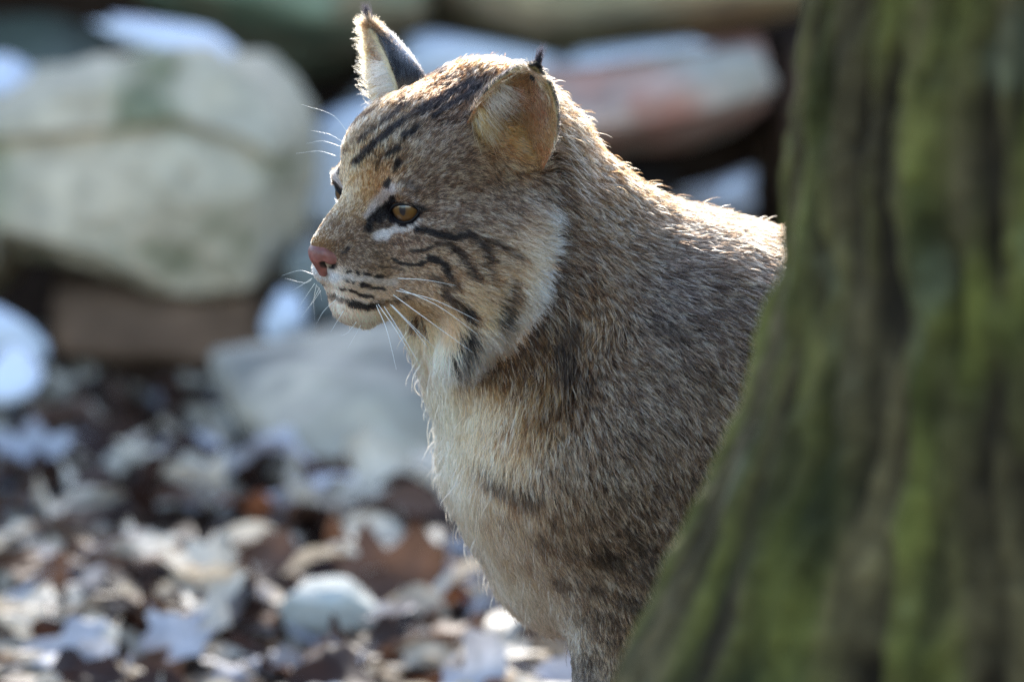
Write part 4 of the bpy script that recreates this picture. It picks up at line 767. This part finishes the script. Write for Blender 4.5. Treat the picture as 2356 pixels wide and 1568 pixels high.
def leaf_label(x, y, s, colr, v, tx, ty):
    tone = {'pale': 'pale tan', 'brown': 'mid brown', 'dark': 'dark brown', 'orange': 'orange brown', 'grey': 'shade-grey'}[colr]; size = 'small' if s < .07 else 'large' if s > .092 else 'medium'
    shape = 'lobed' if v % 2 else 'narrow'; pose = 'upended' if max(abs(tx), abs(ty)) > .55 else 'tilted' if max(abs(tx), abs(ty)) > .25 else 'flat'
    bend = ('arched', 'straight', 'curled', 'tightly curled', 'humped', 'bowed')[v % 6]
    bend = 'rolled' if bend == 'tightly curled' else bend
    near = min(LM_POS, key=lambda q: (q[0][0] - x) ** 2 + (q[0][1] - y) ** 2)[1]
    return f'{size} {tone} {shape} dead leaf, {bend} and {pose}, {near}'
def put_leaf(x, y, s, colr, v, rz, tx, ty, dz, label=None):
    o = bpy.data.objects.new('dry_leaf', leaf_data(v, colr)); COL.objects.link(o); z = float(ground_z(np.array([x]), np.array([y]))[0])
    o.location = (x, y, z + dz + .012); o.rotation_euler = (tx, ty, rz); o.scale = (s, s, s); tag(o, label or leaf_label(x, y, s, colr, v, tx, ty), 'leaf', None if label else colr + ' dead leaves on the ground'); return o
pick = lambda: random.choices(['pale', 'brown', 'dark', 'orange', 'grey'], [.38, .20, .26, .005, .155])[0]  # dark brown share raised to paint shaded gaps between pale leaves
# leaves that read singly in the photograph
for px, py, s, colr, v, rz, tx, ty, lab in [
    (880,1195,.115,'pale',6,.15,.10,-.05,'big bleached leaf lying flat below the low blue grey stone'), (880,1290,.10,'brown',3,.3,.9,.1,'brown leaf standing on edge under the big bleached leaf'),
    (570,1145,.055,'orange',5,.6,.5,.2,'bright orange curled leaf beside the snow remnant'), (440,1380,.075,'brown',1,1.3,1.1,.2,'brown folded leaf standing upright in the sunlit litter'),
    (570,1260,.11,'pale',4,.35,.25,0,'long bleached leaf in the sunlit litter before the standing folded leaf'), (160,850,.07,'pale',2,.8,.3,.2,'bleached curled leaf near the snow clump'), (1060,1400,.07,'pale',8,.2,.35,0,'bleached leaf beside the foreleg of the bobcat'),
    (120,960,.09,'brown',7,.9,.7,.2,'brown cupped leaf in the shade near the snow clump'), (220,1000,.08,'dark',9,.2,.8,0,'dark curled leaf in the shade near the cupped leaf')]:
    p = G(px, py, .03); put_leaf(p[0], p[1], s, colr, v, rz, tx, ty, .03, lab)
cnt = 0; tries = 0
while cnt < 285 and tries < 6000:
    tries += 1; px, py = rng.uniform(-60, 1560), 820 + (1640 - 820) * rng.random() ** .9; p = G(px, py, .02)
    if p[1] > 2.30: continue
    if 560 < px < 1150 and 740 < py < 1085: continue
    if 640 < px < 880 and 1330 < py < 1470: continue
    if px > 1000 and py < 1180: continue
    if px > 1290 and py < 1480: continue
    put_leaf(p[0], p[1], float(rng.uniform(.05, .11)), pick(), int(rng.integers(12)), float(rng.uniform(0, 6.28)), float(rng.normal(0, .30)), float(rng.normal(0, .26)), float(rng.uniform(.004, .045))); cnt += 1
# the rest of the litter, one mass, darkened to paint shade between the leaves
def scatter_leaves(n, fn):
    Vs, Fs, Cs, off = [], [], [], 0
    for k in range(n):
        x, y = fn(); V, F = LM[int(rng.integers(12))]; s = rng.uniform(.04, .085); R = np.array(Matrix.Rotation(rng.uniform(0, 6.28), 3, 'Z') @ Matrix.Rotation(rng.normal(0, .3), 3, 'X') @ Matrix.Rotation(rng.normal(0, .3), 3, 'Y'))
        z = float(ground_z(np.array([x]), np.array([y]))[0]); Vs.append(V * s @ R.T + np.array([x, y, z + rng.uniform(.0, .022) + .006])); Fs.append(np.array(F) + off); off += len(V)
        c = LCOL[pick()]; Cs.append(np.tile(lin(c[0]) * rng.uniform(.3, .85), (len(V), 1)))
    o = mesh_obj('leaf_litter', np.concatenate(Vs), np.concatenate(Fs), LMAT['pale']); set_col(o, np.concatenate(Cs)); return o
lit = scatter_leaves(5200, lambda: (rng.uniform(-1.5, 1.5), rng.uniform(-1.6, 2.75)))
tag(lit, 'brown and pale dead leaves covering the forest floor', 'leaf litter', kind='stuff')
# ---- mossy tree trunk in front, right
TY = -0.62; SIL = [(1840,-200),(1835,0),(1815,200),(1798,400),(1792,600),(1762,740),(1702,950),(1642,1080),(1572,1230),(1530,1330),(1470,1480),(1432,1568),(1330,1750),(1120,2000),(800,2200)]
sp_ = np.array([W(x, y, TY) for x, y in SIL]); zs = sp_[::-1, 2]; xs = sp_[::-1, 0] + .011; TR = .26; TCX = xs[-2] + TR + .008
na, nz_ = 520, 420; aa = np.linspace(0, 2 * math.pi, na, endpoint=False); zz = np.concatenate([np.linspace(-.08, 1.25, 340), np.linspace(1.26, 3.2, 80)])
xl = np.interp(zz, zs, xs); ext = np.maximum(TCX - xl - TR, 0); r0 = TR - .03 * np.clip((zz - 1.2) / 2, 0, 1) + .05 * np.exp(-np.maximum(zz, 0) / .16)
A_, Z_ = np.meshgrid(aa, zz); Rr = np.repeat(r0[:, None], na, 1)
def lobe(c, wdt): d = (A_ - c + math.pi) % (2 * math.pi) - math.pi; return np.exp(-(d / wdt) ** 2)
Rr += ext[:, None] * lobe(math.pi, .62) + np.exp(-np.maximum(Z_, 0) / .17) * .20 * (lobe(4.9, .4) + lobe(.2, .4) + lobe(1.9, .45))
tw = A_ + .35 * np.sin(Z_ * 2.2) * 0; Pn = np.stack([np.cos(tw) * .26, np.sin(tw) * .26, Z_], -1).reshape(-1, 3)
wob = np.stack([fbm(Pn, 5, 2, 71), fbm(Pn, 5, 2, 72), 0 * Pn[:, 0]], 1) * .03
rid = fbm(Pn + wob, (58, 58, 11), 3, 73); ridge = 1 - np.abs(rid) * 2.4; fine = fbm(Pn, (60, 60, 26), 3, 75); mossn = fbm(Pn + wob, (30, 30, 5), 4, 77)
moss = np.clip((mossn + .10 + .16 * ridge - .30 * np.clip(np.cos(A_.ravel()) + .25, 0, 1)) * 2.6, 0, 1) * .92; Rf = Rr.ravel() + .007 * ridge + .004 * fine + .006 * moss * (.6 + .4 * fine)
V = np.stack([TCX + np.cos(A_.ravel()) * Rf, TY + np.sin(A_.ravel()) * Rf * np.where(np.cos(A_.ravel()) < -.2, .8, 1), Z_.ravel()], 1)
V[:, 0] += np.where(Z_.ravel() > 1.25, (Z_.ravel() - 1.25) * .04, 0)
idx = np.arange(na * nz_).reshape(nz_, na); nx_ = np.roll(idx, -1, 1); F = np.stack([idx[:-1].ravel(), nx_[:-1].ravel(), nx_[1:].ravel(), idx[1:].ravel()], 1)
tree = empty('tree', (TCX, TY, 0)); tag(tree, 'thick tree trunk with ridged bark covered in green moss', 'tree')
M_BARK = col_mat('bark', .92, .7, .15, nscale=70, var=.4); tk = mesh_obj('trunk', V - np.array([TCX, TY, 0]), F, M_BARK, tree)
bark = lin((62, 52, 36)) * (1 - np.clip(ridge, 0, 1))[:, None] * .6 + lin((96, 84, 56)) * np.clip(ridge, 0, 1)[:, None]; gn = np.clip(.5 + fbm(Pn, (34, 34, 16), 3, 79), 0, 1)[:, None]
mc = lin((50, 52, 26)) * (1 - gn) + lin((110, 108, 50)) * gn; lic = np.clip((fbm(Pn, (26, 26, 18), 3, 81) - .30) * 5, 0, 1)[:, None]
C = bark * (1 - moss[:, None]) + mc * moss[:, None]; C = C * (1 - lic * .22) + lin((140, 146, 118)) * lic * .22; C = C * (1 + .6 * fbm(Pn, (64, 64, 14), 3, 85) + .35 * fbm(Pn, (12, 12, 6), 2, 86))[:, None]; C = np.clip(C, .004, .6); set_col(tk, C)
def limb(pts, r0_, r1_):
    V, F = tube(catmull(pts, 24), np.linspace(r0_, r1_, 24), 12); V = V + .01 * np.stack([noise(V, 9, 5), noise(V, 9, 6), noise(V, 9, 7)], 1); o = mesh_obj('limb', V, F, M_BARK, tree); set_col(o, np.tile(lin((84, 72, 54)), (len(V), 1)))
limb([(.06,0,3.0),(-.1,.05,3.8),(-.5,.1,4.6),(-.9,.0,5.5)], .17, .05); limb([(.06,0,3.0),(.2,-.1,3.9),(.7,-.3,4.8),(1.1,-.4,5.9)], .16, .05); limb([(.06,0,3.0),(.1,.1,4.2),(.05,.5,5.2),(.2,.8,6.4)], .14, .04)
for o in bpy.data.objects:
    if o.type == 'MESH' and o.name.startswith('limb'): pass
print('scene done', round(time.time() - T0, 1))
